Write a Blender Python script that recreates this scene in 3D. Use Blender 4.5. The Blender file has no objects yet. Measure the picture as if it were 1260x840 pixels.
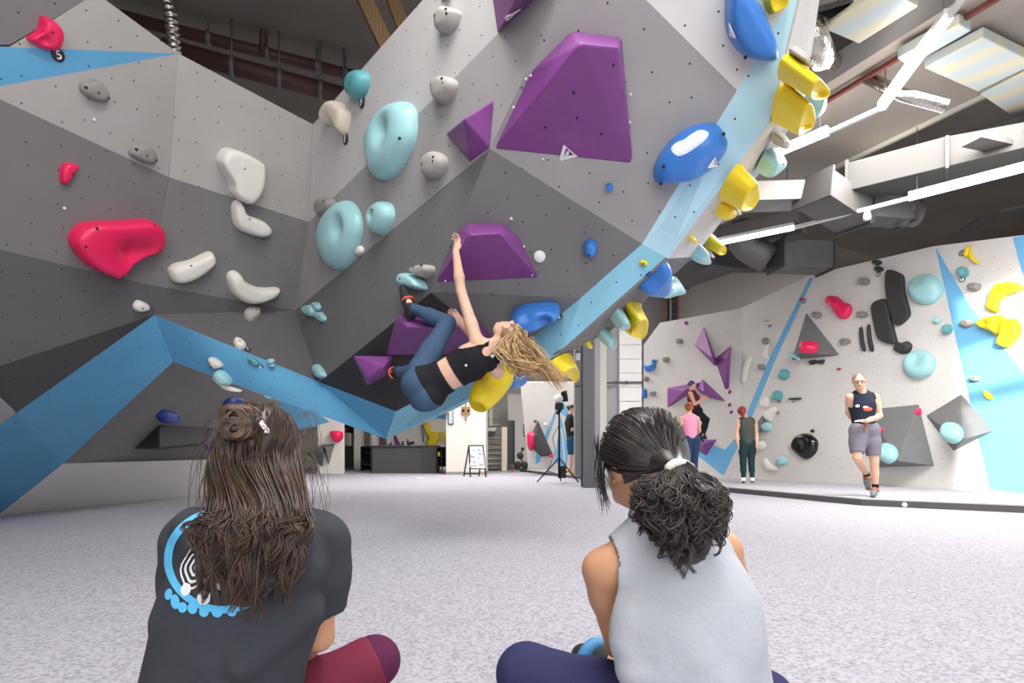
import bpy, bmesh, math, random
import numpy as np
from mathutils import Vector, Matrix
from mathutils.bvhtree import BVHTree
random.seed(7); rng = np.random.default_rng(11)
C = bpy.context.scene.collection
SC = bpy.context.scene
# ---------------------------------------------------------------- camera, world, lights
FP, CX, HY, CH = 700.0, 630.0, 558.0, 0.72      # focal length in pixels, principal column, horizon row, camera height
cam = bpy.data.cameras.new('camera'); camo = bpy.data.objects.new('camera', cam); C.objects.link(camo)
camo.location = (0, 0, CH); camo.rotation_euler = (math.pi/2, 0, 0)
cam.sensor_width = 36; cam.lens = 36*FP/1260; cam.shift_y = (HY-420)/1260; cam.clip_start = .02; cam.clip_end = 200
SC.camera = camo
SC.view_settings.view_transform = 'Standard'; SC.view_settings.look = 'None'
SC.view_settings.gamma = 1; SC.view_settings.use_curve_mapping = False
SC.view_settings.exposure = 0.2
wd = bpy.data.worlds.new('sky'); SC.world = wd; wd.use_nodes = True
wd.node_tree.nodes['Background'].inputs[0].default_value = (.8, .9, 1, 1)
wd.node_tree.nodes['Background'].inputs[1].default_value = 1.0
def lamp(kind, name, loc, energy, color=(1, 1, 1), size=1, sizey=None, target=None):
    l = bpy.data.lights.new(name, kind); l.energy = energy; l.color = color
    if kind == 'AREA':
        l.shape = 'RECTANGLE'; l.size = size; l.size_y = sizey or size
    if kind == 'SUN': l.angle = .012
    o = bpy.data.objects.new(name, l); C.objects.link(o); o.location = loc
    if target is not None:
        o.rotation_euler = (Vector(target)-Vector(loc)).to_track_quat('-Z', 'Y').to_euler()
    return o
SUN_DIR = Vector((.35, .9, -.2))
lamp('SUN', 'sun', (-3, -12, 9), 7.0, (1, .95, .86), target=Vector((-3, -12, 9))+SUN_DIR)
# unseen area lights added as fill behind the camera, overhead and to the side
lamp('AREA', 'fill_light_camera', (1.6, -4.2, 3.0), 430, (.96, .98, 1), 12, 4.8, target=(1.0, 6, 1.6))  # added frontal fill standing inside the rear wall
lamp('AREA', 'fill_light_front', (0.8, 1.2, 6.4), 600, (1, .97, .94), 5, 4, target=(2.5, 1.5, 0))
lamp('AREA', 'fill_light_right', (5.5, 6.5, 5.0), 640, (1, .97, .94), 3, 4, target=(5.2, 7.0, 0))
lamp('AREA', 'fill_light_rear', (0.2, 16.0, 6.2), 1350, (1, .97, .93), 6, 9, target=(0.2, 16.0, 0))
lamp('AREA', 'fill_light_left', (-4.5, 12, 4.8), 130, (1, .97, .93), 2.5, 4, target=(-4.5, 12, 0))
lamp('AREA', 'fill_light_port', (-2.6, 0.6, 6.2), 25, (1, .98, .96), 4, 4, target=(-3.0, 2.2, 0))  # added to brighten the left wall and prow flank
lamp('AREA', 'fill_light_starboard', (10.5, 15.5, 6.3), 200, (1, .97, .94), 3, 4, target=(10, 16.5, 2))  # added to lift the dark area above the climbing wall
lamp('AREA', 'fill_light_side', (13.5, 2.0, 3.2), 170, (.95, .97, 1), 9, 4.5, target=(-3, 4.5, 2.2))  # added side fill; the right wall has no opening
# ---------------------------------------------------------------- helpers
def W(x, y, Y): return Vector(((x-CX)/FP*Y, Y, CH+(HY-y)/FP*Y))
def lin(c): return tuple((v/255/12.92 if v/255 <= .04045 else ((v/255+.055)/1.055)**2.4) for v in c)
CAM = Vector((0, 0, CH))
class Plane:
    def __init__(s, *pts):
        p = [W(*q) if not isinstance(q, Vector) else q for q in pts]
        s.p = p[0]; s.n = (p[1]-p[0]).cross(p[2]-p[0]).normalized()
        if s.n.dot(CAM-s.p) < 0: s.n = -s.n
        s.u = s.n.cross(Vector((0, 0, 1)))*-1
        s.u.normalize(); s.v = s.n.cross(s.u).normalized()
        if s.v.z < 0: s.v = -s.v
    def at(s, x, y, off=0.0):
        d = Vector(((x-CX)/FP, 1, (HY-y)/FP)); t = (s.p+s.n*off-CAM).dot(s.n)/d.dot(s.n)
        return CAM+d*t
    def uv(s, q): q = q-s.p; return q.dot(s.u), q.dot(s.v)
    def pt(s, a, b, h=0): return s.p+s.u*a+s.v*b+s.n*h
def setp(o, label=None, cat=None, group=None, kind=None):
    for k, v in (('label', label), ('category', cat), ('group', group), ('kind', kind)):
        if v: o[k] = v
def wloc(o):
    v = Vector((0, 0, 0))
    while o: v += o.location; o = o.parent
    return v
def mk(name, V, Fc, mat, parent=None, smooth=False, org=None, **kw):
    """V in world coordinates; one mesh object whose origin sits at org (default: middle of the base)"""
    A = np.array([tuple(v) for v in V], dtype=np.float64) if not isinstance(V, np.ndarray) else V.astype(np.float64)
    if org is None:
        lo, hi = A.min(0), A.max(0); org = ((lo[0]+hi[0])/2, (lo[1]+hi[1])/2, lo[2])
    org = Vector(org)
    me = bpy.data.meshes.new(name)
    if isinstance(Fc, np.ndarray):
        n, k = Fc.shape
        me.vertices.add(len(A)); me.vertices.foreach_set('co', (A-np.array(org)).astype(np.float32).ravel())
        me.loops.add(n*k); me.loops.foreach_set('vertex_index', Fc.astype(np.int32).ravel())
        me.polygons.add(n); me.polygons.foreach_set('loop_start', np.arange(0, n*k, k, dtype=np.int32))
        me.update(calc_edges=True); me.validate()
    else:
        me.from_pydata([tuple(a) for a in (A-np.array(org))], [], Fc)
    if mat:
        for m in (mat if isinstance(mat, (list, tuple)) else [mat]): me.materials.append(m)
    if smooth: me.polygons.foreach_set('use_smooth', [True]*len(me.polygons))
    o = bpy.data.objects.new(name, me); C.objects.link(o)
    if parent: o.parent = parent; o.location = org-wloc(parent)
    else: o.location = org
    setp(o, **kw); return o
def mkbm(name, bm, mat, parent=None, smooth=False, **kw):
    bmesh.ops.recalc_face_normals(bm, faces=bm.faces)
    bm.verts.index_update()
    V = [v.co.copy() for v in bm.verts]; Fc = [[v.index for v in f.verts] for f in bm.faces]
    bm.free(); return mk(name, V, Fc, mat, parent, smooth, **kw)
def thing(name, loc, label, cat, group=None):
    o = bpy.data.objects.new(name, None); o.empty_display_size = .1; C.objects.link(o); o.location = loc
    setp(o, label, cat, group); return o
def struct(o): o['kind'] = 'structure'; return o
def bxv(lo, hi):
    (a, b, c), (d, e, f) = lo, hi
    return [Vector(p) for p in ((a,b,c),(d,b,c),(d,e,c),(a,e,c),(a,b,f),(d,b,f),(d,e,f),(a,e,f))]
BF = [(3,2,1,0),(4,5,6,7),(0,1,5,4),(1,2,6,5),(2,3,7,6),(3,0,4,7)]
def bm_hull(bm, pts, bev=0, seg=2):
    b = bmesh.new()
    for p in pts: b.verts.new(p)
    r = bmesh.ops.convex_hull(b, input=b.verts)
    ex = [g for g in r['geom_interior'] if isinstance(g, bmesh.types.BMVert)]
    if ex: bmesh.ops.delete(b, geom=ex, context='VERTS')
    bmesh.ops.dissolve_limit(b, angle_limit=.03, verts=b.verts, edges=b.edges)
    if bev: bmesh.ops.bevel(b, geom=list(b.edges), offset=bev, segments=seg, affect='EDGES', profile=.5)
    m = bpy.data.meshes.new('t'); b.to_mesh(m); b.free(); bm.from_mesh(m); bpy.data.meshes.remove(m)
def hull(name, pts, mat, parent=None, bev=0, seg=2, **kw):
    bm = bmesh.new(); bm_hull(bm, pts, bev, seg); return mkbm(name, bm, mat, parent, **kw)
def box(name, lo, hi, mat, parent=None, bev=0, **kw): return hull(name, bxv(lo, hi), mat, parent, bev, **kw)
def obox(a, b, w, h, up=Vector((0, 0, 1))):
    """corner points of a bar from a to b, w wide, h high"""
    a, b = Vector(a), Vector(b); d = (b-a).normalized(); s = d.cross(up)
    if s.length < 1e-4: s = Vector((1, 0, 0))
    s.normalize(); t = s.cross(d)
    return [p+s*(i*w/2)+t*(j*h/2) for p in (a, b) for i in (-1, 1) for j in (-1, 1)]
def tube(path, r, k=10, closed=False):
    """vertices and faces of a round tube along a list of points; r a number or one per point"""
    P = [Vector(p) for p in path]; n = len(P); rr = r if isinstance(r, (list, tuple)) else [r]*n
    V, Fc = [], []; ref = None
    for i in range(n):
        t = (P[min(i+1, n-1)]-P[max(i-1, 0)]).normalized()
        if ref is None: ref = Vector((0, 0, 1)) if abs(t.z) < .9 else Vector((1, 0, 0))
        s = t.cross(ref).normalized(); ref = s.cross(t).normalized()
        for j in range(k):
            a = 2*math.pi*j/k; V.append(P[i]+(s*math.cos(a)+ref*math.sin(a))*rr[i])
    for i in range(n-1):
        for j in range(k):
            a, b = i*k+j, i*k+(j+1) % k; Fc.append((a, b, b+k, a+k))
    Fc.append(tuple(range(k-1, -1, -1))); Fc.append(tuple((n-1)*k+j for j in range(k)))
    return V, Fc
def tubeo(name, path, r, mat, parent=None, k=10, **kw):
    V, Fc = tube(path, r, k); return mk(name, V, Fc, mat, parent, True, **kw)
def lathe(name, c, ax, prof, mat, parent=None, k=20, **kw):
    """prof: list of (along axis, radius)"""
    c, ax = Vector(c), Vector(ax).normalized()
    s = ax.cross(Vector((0, 0, 1)) if abs(ax.z) < .9 else Vector((1, 0, 0))).normalized(); t = ax.cross(s)
    V, Fc = [], []
    for z, r in prof:
        for j in range(k):
            a = 2*math.pi*j/k; V.append(c+ax*z+(s*math.cos(a)+t*math.sin(a))*max(r, 1e-4))
    for i in range(len(prof)-1):
        for j in range(k):
            a, b = i*k+j, i*k+(j+1) % k; Fc.append((a, b, b+k, a+k))
    Fc.append(tuple(range(k-1, -1, -1))); Fc.append(tuple((len(prof)-1)*k+j for j in range(k)))
    bm = bmesh.new(); vs = [bm.verts.new(v) for v in V]
    for f in Fc: bm.faces.new([vs[i] for i in f])
    return mkbm(name, bm, mat, parent, True, **kw)
# ---------------------------------------------------------------- materials
MATS = {}
def mat(name, rgb, rough=.5, metal=0, spec=.5, noise=None, bump=None, emit=None, alpha=None, dots=False, sub=0, coat=0, rgb2=None, wave=None):
    """rgb in sRGB 0..255; noise=(scale, amount, rgb2) mixes a second colour; bump=(scale, strength)"""
    m = bpy.data.materials.new(name); m.use_nodes = True; nt = m.node_tree; N, L = nt.nodes, nt.links
    b = N['Principled BSDF']; col = (*lin(rgb), 1)
    b.inputs['Base Color'].default_value = col; b.inputs['Roughness'].default_value = rough
    b.inputs['Metallic'].default_value = metal; b.inputs['Specular IOR Level'].default_value = spec
    b.inputs['Coat Weight'].default_value = coat
    if sub: b.inputs['Subsurface Weight'].default_value = sub; b.inputs['Subsurface Radius'].default_value = (.02, .008, .005)
    if emit: b.inputs['Emission Color'].default_value = (*lin(emit[0]), 1); b.inputs['Emission Strength'].default_value = emit[1]
    tc = N.new('ShaderNodeTexCoord'); src = None
    if noise:
        nz = N.new('ShaderNodeTexNoise'); nz.inputs['Scale'].default_value = noise[0]; nz.inputs['Detail'].default_value = 4
        L.new(tc.outputs['Object'], nz.inputs['Vector'])
        rp = N.new('ShaderNodeMapRange'); rp.inputs[1].default_value = noise[3] if len(noise) > 3 else .35; rp.inputs[2].default_value = noise[4] if len(noise) > 4 else .65
        rp.inputs[3].default_value = 0; rp.inputs[4].default_value = noise[1]; L.new(nz.outputs['Fac'], rp.inputs[0])
        mx = N.new('ShaderNodeMix'); mx.data_type = 'RGBA'; mx.inputs[6].default_value = col; mx.inputs[7].default_value = (*lin(noise[2]), 1)
        L.new(rp.outputs[0], mx.inputs[0]); L.new(mx.outputs[2], b.inputs['Base Color']); src = mx.outputs[2]
    if dots:   # threaded bolt inserts in the climbing panels
        uv = N.new('ShaderNodeUVMap'); vo = N.new('ShaderNodeTexVoronoi'); vo.voronoi_dimensions = '2D'
        vo.inputs['Scale'].default_value = 1/.205; vo.inputs['Randomness'].default_value = .42; L.new(uv.outputs[0], vo.inputs['Vector'])
        lt = N.new('ShaderNodeMath'); lt.operation = 'LESS_THAN'; lt.inputs[1].default_value = .0062/.205; L.new(vo.outputs['Distance'], lt.inputs[0])
        mx = N.new('ShaderNodeMix'); mx.data_type = 'RGBA'; mx.inputs[6].default_value = col; mx.inputs[7].default_value = (*lin([v*.22 for v in rgb]), 1)
        if src: L.new(src, mx.inputs[6])
        L.new(lt.outputs[0], mx.inputs[0]); L.new(mx.outputs[2], b.inputs['Base Color'])
    if wave:
        wv = N.new('ShaderNodeTexWave'); wv.inputs['Scale'].default_value = wave[0]; wv.inputs['Distortion'].default_value = wave[1]; wv.bands_direction = wave[3]
        L.new(tc.outputs['Object'], wv.inputs['Vector'])
        mx = N.new('ShaderNodeMix'); mx.data_type = 'RGBA'; mx.inputs[6].default_value = col; mx.inputs[7].default_value = (*lin(wave[2]), 1)
        L.new(wv.outputs['Fac'], mx.inputs[0]); L.new(mx.outputs[2], b.inputs['Base Color'])
    if bump:
        nz = N.new('ShaderNodeTexNoise'); nz.inputs['Scale'].default_value = bump[0]; nz.inputs['Detail'].default_value = 3
        L.new(tc.outputs['Object'], nz.inputs['Vector']); bp = N.new('ShaderNodeBump'); bp.inputs['Strength'].default_value = bump[1]
        bp.inputs['Distance'].default_value = bump[2] if len(bump) > 2 else .01
        L.new(nz.outputs['Fac'], bp.inputs['Height']); L.new(bp.outputs[0], b.inputs['Normal'])
    MATS[name] = m; return m
def M(n): return MATS[n]
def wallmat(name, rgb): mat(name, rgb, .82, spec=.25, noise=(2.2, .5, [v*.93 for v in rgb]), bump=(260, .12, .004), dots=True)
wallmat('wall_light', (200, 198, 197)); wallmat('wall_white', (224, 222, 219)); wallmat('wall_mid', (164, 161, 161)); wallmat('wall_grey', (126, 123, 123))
wallmat('wall_dark', (122, 122, 122)); wallmat('wall_black', (68, 67, 69)); wallmat('wall_blue', (98, 164, 204)); wallmat('wall_light_dim', (174, 171, 168)); wallmat('wall_ice', (192, 232, 247)); wallmat('wall_slate', (100, 99, 100)); wallmat('wall_sky', (146, 206, 230))  # left wall's light grey: same light paint, darkened so it looks less lit
mat('wall_pale', (216, 213, 209), .85, spec=.2, noise=(1.5, .5, (206, 203, 199)), bump=(200, .08, .004), dots=True)
mat('paint_blue', (112, 178, 220), .85, spec=.2, noise=(2, .4, (114, 172, 212)))
mat('purple', (130, 68, 138), .42, spec=.45, noise=(6, .35, (150, 88, 158), .5, .75))
mat('aqua', (158, 208, 212), .32, spec=.5, noise=(5, .4, (172, 218, 220))); mat('teal', (96, 166, 172), .4); mat('hold_blue', (58, 124, 206), .38, noise=(5, .7, (110, 160, 224), .56, .72))
mat('navy', (30, 62, 150), .4); mat('yellow', (244, 214, 22), .45, noise=(4, .4, (248, 226, 70))); mat('pink', (236, 30, 92), .36, noise=(5, .3, (240, 60, 112)))
mat('white_hold', (230, 226, 218), .5, noise=(7, .4, (218, 213, 205))); mat('cream', (222, 212, 194), .55); mat('stone', (150, 146, 141), .75, noise=(25, .5, (130, 126, 122)))
mat('stone_light', (178, 174, 168), .75, noise=(25, .5, (158, 154, 148))); mat('black_hold', (52, 52, 53), .6, noise=(12, .4, (80, 80, 80), .55, .75)); mat('gloss_black', (22, 22, 24), .12, spec=.7)
mat('volume_grey', (112, 114, 114), .7, noise=(8, .3, (124, 126, 126))); mat('volume_dark', (74, 73, 75), .7); mat('volume_black', (50, 49, 51), .7)
mat('tag_dark', (48, 46, 56), .5); mat('tag_white', (240, 240, 240), .5); mat('bolt', (60, 58, 56), .35, metal=.8); mat('bolt_dark', (35, 33, 33), .6)
mat('chalk', (236, 238, 242), .9, noise=(9, .6, (150, 190, 232)))
mat('carpet', (178, 176, 184), .95, spec=.1, noise=(75, .9, (138, 136, 147), .42, .66), bump=(160, .25, .008)); mat('mat_top', (190, 188, 194), .95, spec=.1, noise=(40, .5, (170, 168, 174)), bump=(120, .3, .01)); mat('mat_edge', (86, 84, 86), .8)
mat('concrete', (160, 152, 143), .9, noise=(1.2, .5, (156, 149, 141))); mat('ceiling_dark', (112, 106, 100), .9, noise=(1, .5, (96, 91, 86))); mat('white_wall', (236, 232, 226), .8)
mat('back_wall', (158, 152, 148), .9, noise=(.8, .4, (148, 142, 138))); mat('pale_block', (206, 206, 194), .85)
mat('galv', (108, 106, 104), .5, metal=.5, noise=(3, .5, (92, 90, 89))); mat('galv_dark', (84, 81, 80), .55, metal=.4); mat('duct_dark', (70, 68, 66), .6, metal=.2); mat('pipe_red', (62, 37, 35), .6); mat('foil', (190, 184, 178), .22, metal=1, bump=(30, .6, .02))
mat('panel_metal_reflections', (196, 210, 212), .4, metal=.3, wave=(1.1, 1.5, (220, 214, 184), 'DIAGONAL')); mat('wood', (178, 138, 92), .6, wave=(10, 3, (158, 118, 74), 'X')); mat('timber', (128, 100, 68), .7, wave=(8, 3, (108, 82, 54), 'X')); mat('steel', (142, 144, 148), .5, metal=.3); mat('steel_dark', (92, 93, 98), .5, metal=.3)  # ceiling panel stripes: reflections on galvanised metal, put in as colour
mat('led', (255, 255, 255), .5, emit=((250, 246, 255), 5)); mat('rail_white', (214, 210, 206), .5); mat('red_pipe', (112, 56, 48), .6)
mat('desk', (84, 82, 86), .7); mat('black', (26, 26, 28), .6); mat('black_matte', (38, 37, 39), .85); mat('screen', (196, 214, 236), .4, noise=(9, .9, (240, 242, 246))); mat('poster', (176, 186, 206), .5, noise=(14, .8, (220, 224, 232)))
mat('glass', (235, 240, 245), .08, spec=.6); mat('white_plastic', (240, 238, 234), .45); mat('red', (196, 44, 40), .5)
def skinm(n, rgb): mat(n, rgb, .5, spec=.35, sub=.12, noise=(18, .3, [v*.93 for v in rgb]), bump=(300, .06, .003))
skinm('skin_fair', (226, 184, 160)); skinm('skin_tan', (196, 146, 112)); skinm('skin_light', (222, 176, 150)); skinm('skin_warm', (206, 152, 118))
def cloth(n, rgb, b=.35, sc=9): mat(n, rgb, .9, spec=.15, noise=(140, .3, [min(255, v*1.08+2) for v in rgb]), bump=(sc, b, .03))
cloth('charcoal_cloth', (62, 64, 70), .3, 10); cloth('grey_cloth', (176, 179, 186), .2, 14); cloth('navy_cloth', (52, 52, 86), .4); cloth('maroon_cloth', (112, 44, 62), .35); cloth('maroon_band', (84, 36, 66), .2)
cloth('denim_leggings', (66, 88, 114), .12); cloth('black_cloth', (36, 36, 40), .2); cloth('pink_cloth', (228, 148, 176), .2); cloth('navy_leggings', (44, 62, 92), .15); cloth('dark_green', (40, 62, 64), .15); cloth('olive_cloth', (78, 82, 76), .25)
cloth('wine_cloth', (112, 38, 58), .2); cloth('tank_navy', (42, 46, 60), .2); cloth('short_grey', (118, 116, 126), .3); cloth('blue_short', (36, 78, 108), .2); cloth('shirt_black', (44, 44, 48), .2)
def hairm(n, rgb, rgb2): mat(n, rgb, .36, spec=.5, noise=(30, .8, rgb2))
hairm('hair_brown', (44, 34, 30), (78, 58, 46)); hairm('hair_black', (30, 26, 27), (60, 50, 47)); hairm('hair_blond', (198, 158, 104), (236, 208, 158)); hairm('hair_root', (128, 100, 74), (168, 134, 96)); hairm('hair_ginger', (150, 74, 48), (176, 98, 64)); hairm('hair_red', (120, 38, 36), (146, 54, 48)); hairm('hair_violet', (58, 52, 104), (80, 70, 140)); hairm('hair_grey', (120, 98, 80), (140, 118, 98)); hairm('hair_dark', (60, 44, 36), (80, 60, 48))
mat('print_blue', (92, 186, 232), .8); mat('print_white', (232, 232, 232), .8); mat('sole', (40, 40, 42), .6); mat('shoe_orange', (214, 92, 60), .6); mat('shoe_blue', (70, 140, 190), .6); mat('shoe_yellow', (214, 190, 90), .6); mat('lens', (30, 30, 34), .2); mat('eye', (240, 238, 236), .3); mat('iris', (60, 42, 32), .3); mat('lip', (190, 112, 104), .5); mat('gold', (214, 170, 90), .25, metal=1)
# ---------------------------------------------------------------- setting
def slab(name, xy, z0, z1, m, parent=None, **kw):
    n = len(xy); V = [Vector((x, y, z0)) for x, y in xy]+[Vector((x, y, z1)) for x, y in xy]
    Fc = [tuple(range(n-1, -1, -1)), tuple(range(n, 2*n))]+[(i, (i+1) % n, (i+1) % n+n, i+n) for i in range(n)]
    return mk(name, V, Fc, m, parent, **kw)
RX0, RX1, RY0, RY1, RZ = -11.0, 15.0, -4.6, 29.0, 6.6
struct(slab('floor', [(RX0, RY0), (RX1, RY0), (RX1, RY1), (RX0, RY1)], -.3, 0, M('carpet')))
struct(slab('ceiling', [(RX0, RY0), (RX1, RY0), (RX1, RY1), (RX0, RY1)], RZ, RZ+.3, M('ceiling_dark')))
struct(box('wall_left', (RX0-.2, RY0, 0), (RX0, RY1, RZ), M('concrete')))
struct(box('wall_right', (RX1, RY0, 0), (RX1+.2, RY1, RZ), M('concrete')))
struct(box('wall_back', (RX0, RY1, 0), (RX1, RY1+.2, RZ), M('white_wall')))
rw = struct(box('wall_rear', (RX0, RY0-.2, 0), (RX1, RY0, 3.1), M('white_wall')))
for nm, lo, hi in (('wall_pier', (RX0, RY0-.2, 3.1), (2.05, RY0, RZ)), ('wall_pier', (4.6, RY0-.2, 3.1), (RX1, RY0, RZ)),
                   ('sun_patch_frame', (2.05, RY0-.15, 4.75), (4.6, RY0-.05, 4.98)), ('sun_patch_frame', (2.95, RY0-.15, 3.1), (3.12, RY0-.05, RZ)), ('sun_patch_frame', (2.05, RY0-.15, 5.75), (4.6, RY0-.05, 6.1))):  # opening and bars of this unseen wall are shaped to cast the sun patches
    box(nm, lo, hi, M('white_wall'), rw)
# raised crash mat running along the right-hand climbing wall
mxy = [(.33, 22.9), (1.96, 15.75), (4.05, 10.5), (4.85, 7.9), (6.2, 6.9), (9.0, 5.2), (14.5, 5.2), (14.5, 26), (.33, 26)]
rm = struct(slab('floor_raised', mxy, .0, .085, M('mat_edge'))); slab('mat_top', mxy, .085, .1, M('mat_top'), rm)

# ---- the big overhanging boulder on the left: flat plywood panels with their paint fields
L1 = Plane((220, 66, 5.1), (183, 350, 5.73), (130, 0, 4.49)); L2 = Plane((385, 153, 6.19), (220, 66, 5.1), (363, 382, 7.0))
L3 = Plane((190, 387, 5.9), (20, 508, 5.17), (213, 445, 6.3)); L4 = Plane((20, 508, 5.17), (78, 570, 6.4), (0, 632, 6.63))
G = Plane((213, 445, 6.9), (78, 570, 6.4), (267, 565, 10)); KP = Plane((78, 570, 6.4), (267, 565, 10), (130, 620, 8.13))
Q1 = Plane((385, 153, 6.19), (520, 0, 4.49), (363, 382, 7.0)); F1 = Plane((690, 0, 3.43), (603, 183, 4.03), (790, 300, 4.3))
D2 = Plane((603, 183, 4.03), (563, 280, 4.38), (790, 300, 4.3)); D3 = Plane((530, 360, 4.73), (715, 366, 4.6), (487, 506, 6.0))
L2d = Plane((190, 387, 5.9), (363, 382, 7.0), (393, 470, 6.5)); D1 = Plane((363, 382, 7.0), (393, 470, 6.5), (530, 360, 4.73))
L5 = Plane((190, 387, 5.9), (393, 470, 6.5), (213, 445, 6.3)); L5b = Plane((393, 470, 6.5), (487, 506, 6.0), (475, 540, 6.3))
LR = Plane((487, 506, 6.0), (790, 300, 4.3), (822, 318, 4.25)); LU = Plane((790, 300, 4.3), (822, 318, 4.25), (946, 151, 3.68))
SU = Plane((946, 151, 3.68), (822, 318, 4.25), (955, 187, 4.7)); SL = Plane((822, 318, 4.25), (690, 435, 4.75), (854, 316, 5.0))
VT = {}
def v(x, y, Y=None, pl=None):
    if isinstance(Y, Plane): return Y.at(x, y)
    return W(x, y, Y)
boul = thing('wall_boulder', (-3, 6, 0), None, None); boul['kind'] = 'structure'
def panel(pts, m, pl, th=.02, name='panel', parent=None):
    P = [v(*p) for p in pts]; n = len(P); V = P+[p-pl.n*th for p in P]
    Fc = [tuple(range(n))]+[tuple(range(2*n-1, n-1, -1))]+[(i, i+n, (i+1) % n+n, (i+1) % n) for i in range(n)]
    o = mk(name, V, Fc, M(m), parent or boul)
    me = o.data; uvl = me.uv_layers.new(name='UVMap'); wl = wloc(o)
    for lp in me.loops:
        a, b = pl.uv(me.vertices[lp.vertex_index].co+wl); uvl.data[lp.index].uv = (a*.97+b*.26, b*.97-a*.26)
    # keep the front face looking at the camera side
    bm = bmesh.new(); bm.from_mesh(me); bmesh.ops.recalc_face_normals(bm, faces=bm.faces); bm.to_mesh(me); bm.free()
    return o
def patch(A, B_, C_, D_, m, n=14, name='panel'):
    """a gently twisted panel: bilinear sheet between four corners, A-B along the top, D-C along the bottom"""
    A, B_, C_, D_ = (q if isinstance(q, Vector) else W(*q) for q in (A, B_, C_, D_)); V, Fc, UV = [], [], []
    for i in range(n+1):
        for j in range(n+1): s, t = j/n, i/n; V.append((A*(1-s)+B_*s)*(1-t)+(D_*(1-s)+C_*s)*t); UV.append((s*(B_-A).length, t*(D_-A).length))
    for i in range(n):
        for j in range(n): k = i*(n+1)+j; Fc.append((k, k+n+1, k+n+2, k+1))
    o = mk(name, V, Fc, M(m), boul, True); uvl = o.data.uv_layers.new(name='UVMap')
    for lp in o.data.loops: uvl.data[lp.index].uv = UV[lp.vertex_index]
    return o
# left wall, upper fields
panel([(-120, -190, L1), (58, -60, L1), (130, 0, L1), (105, 0, L1), (12, 55, L1), (-120, 53, L1)], 'wall_grey', L1)
panel([(105, 0, L1), (130, 0, L1), (220, 66, L1), (12, 58, L1)], 'wall_light_dim', L1); panel([(-120, 53, L1), (12, 58, L1), (220, 66, L1), (0, 106, L1), (-120, 128, L1)], 'wall_blue', L1)
panel([(-120, 128, L1), (0, 106, L1), (220, 66, L1), (208, 218, L1), (0, 122, L1)], 'wall_light_dim', L1)
panel([(220, 66, L2), (385, 153, L2), (380, 273, L2), (208, 218, L2)], 'wall_light_dim', L2)
panel([(-120, 128, L1), (0, 122, L1), (208, 218, L1), (183, 350, L1), (0, 307, L1), (-120, 279, L1)], 'wall_grey', L1)
panel([(208, 218, L2), (380, 273, L2), (363, 382, L2), (183, 350, L2)], 'wall_grey', L2)
panel([(-120, 279, L1), (0, 307, L1), (183, 350, L1), (190, 387, L1), (0, 450, L1), (-120, 490, L1)], 'wall_slate', L1)
panel([(183, 350, L2), (363, 382, L2), (190, 387, 5.9)], 'wall_slate', L2); panel([(190, 387, L2d), (363, 382, L2d), (393, 470, L2d)], 'wall_slate', L2d)
panel([(-120, 490, L1), (0, 450, L1), (190, 387, L1), (20, 508, L1), (0, 490, L1)], 'wall_black', L1)
patch((20, 508, 5.17), (190, 387, 5.9), (213, 445, 6.3), (78, 570, 6.4), 'wall_blue')
panel([(0, 490, L4), (20, 508, L4), (0, 522, L4), (-60, 564, L4), (-60, 440, L4)], 'wall_light_dim', L4); panel([(20, 508, L4), (78, 570, L4), (0, 632, L4), (-60, 680, L4), (-60, 564, L4), (0, 522, L4)], 'wall_blue', L4)
panel([(213, 445, G), (345, 494, G), (345, 563, G), (267, 565, G), (78, 570, G)], 'wall_grey', G)
mk('kickboard', [W(78, 570, 6.4), Vector((-5.86, 7.3, 0)), W(0, 634, 6.63)], [(0, 1, 2)], M('wall_pale'), boul); patch((78, 570, 6.4), (345, 563, 11.9), Vector((-4.75, 12.1, 0)), Vector((-5.86, 7.3, 0)), 'wall_pale', name='kickboard')
LM = Plane((393, 470, 6.5), (475, 540, 6.3), (213, 445, 6.3)); patch((190, 387, 5.9), (393, 470, 6.5), (475, 540, 6.3), (213, 445, 6.3), 'wall_blue')
def band(s, t): return (W(190, 387, 5.9)*(1-s)+W(393, 470, 6.5)*s)*(1-t)+(W(213, 445, 6.3)*(1-s)+W(475, 540, 6.3)*s)*t
LB = Plane(band(.2, .3), band(.55, .2), band(.3, .9))
panel([(393, 470, 6.5), (487, 506, 6.0), (475, 540, 6.3)], 'wall_blue', L5b)
# prow, left flank
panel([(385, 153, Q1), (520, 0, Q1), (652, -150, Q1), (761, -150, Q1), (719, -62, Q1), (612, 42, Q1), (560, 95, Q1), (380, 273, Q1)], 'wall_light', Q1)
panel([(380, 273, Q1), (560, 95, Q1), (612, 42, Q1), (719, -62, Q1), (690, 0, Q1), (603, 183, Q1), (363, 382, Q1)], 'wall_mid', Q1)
panel([(363, 382, D1), (603, 183, 4.03), (563, 280, 4.38), (530, 360, D1), (393, 470, D1)], 'wall_dark', D1)
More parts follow.
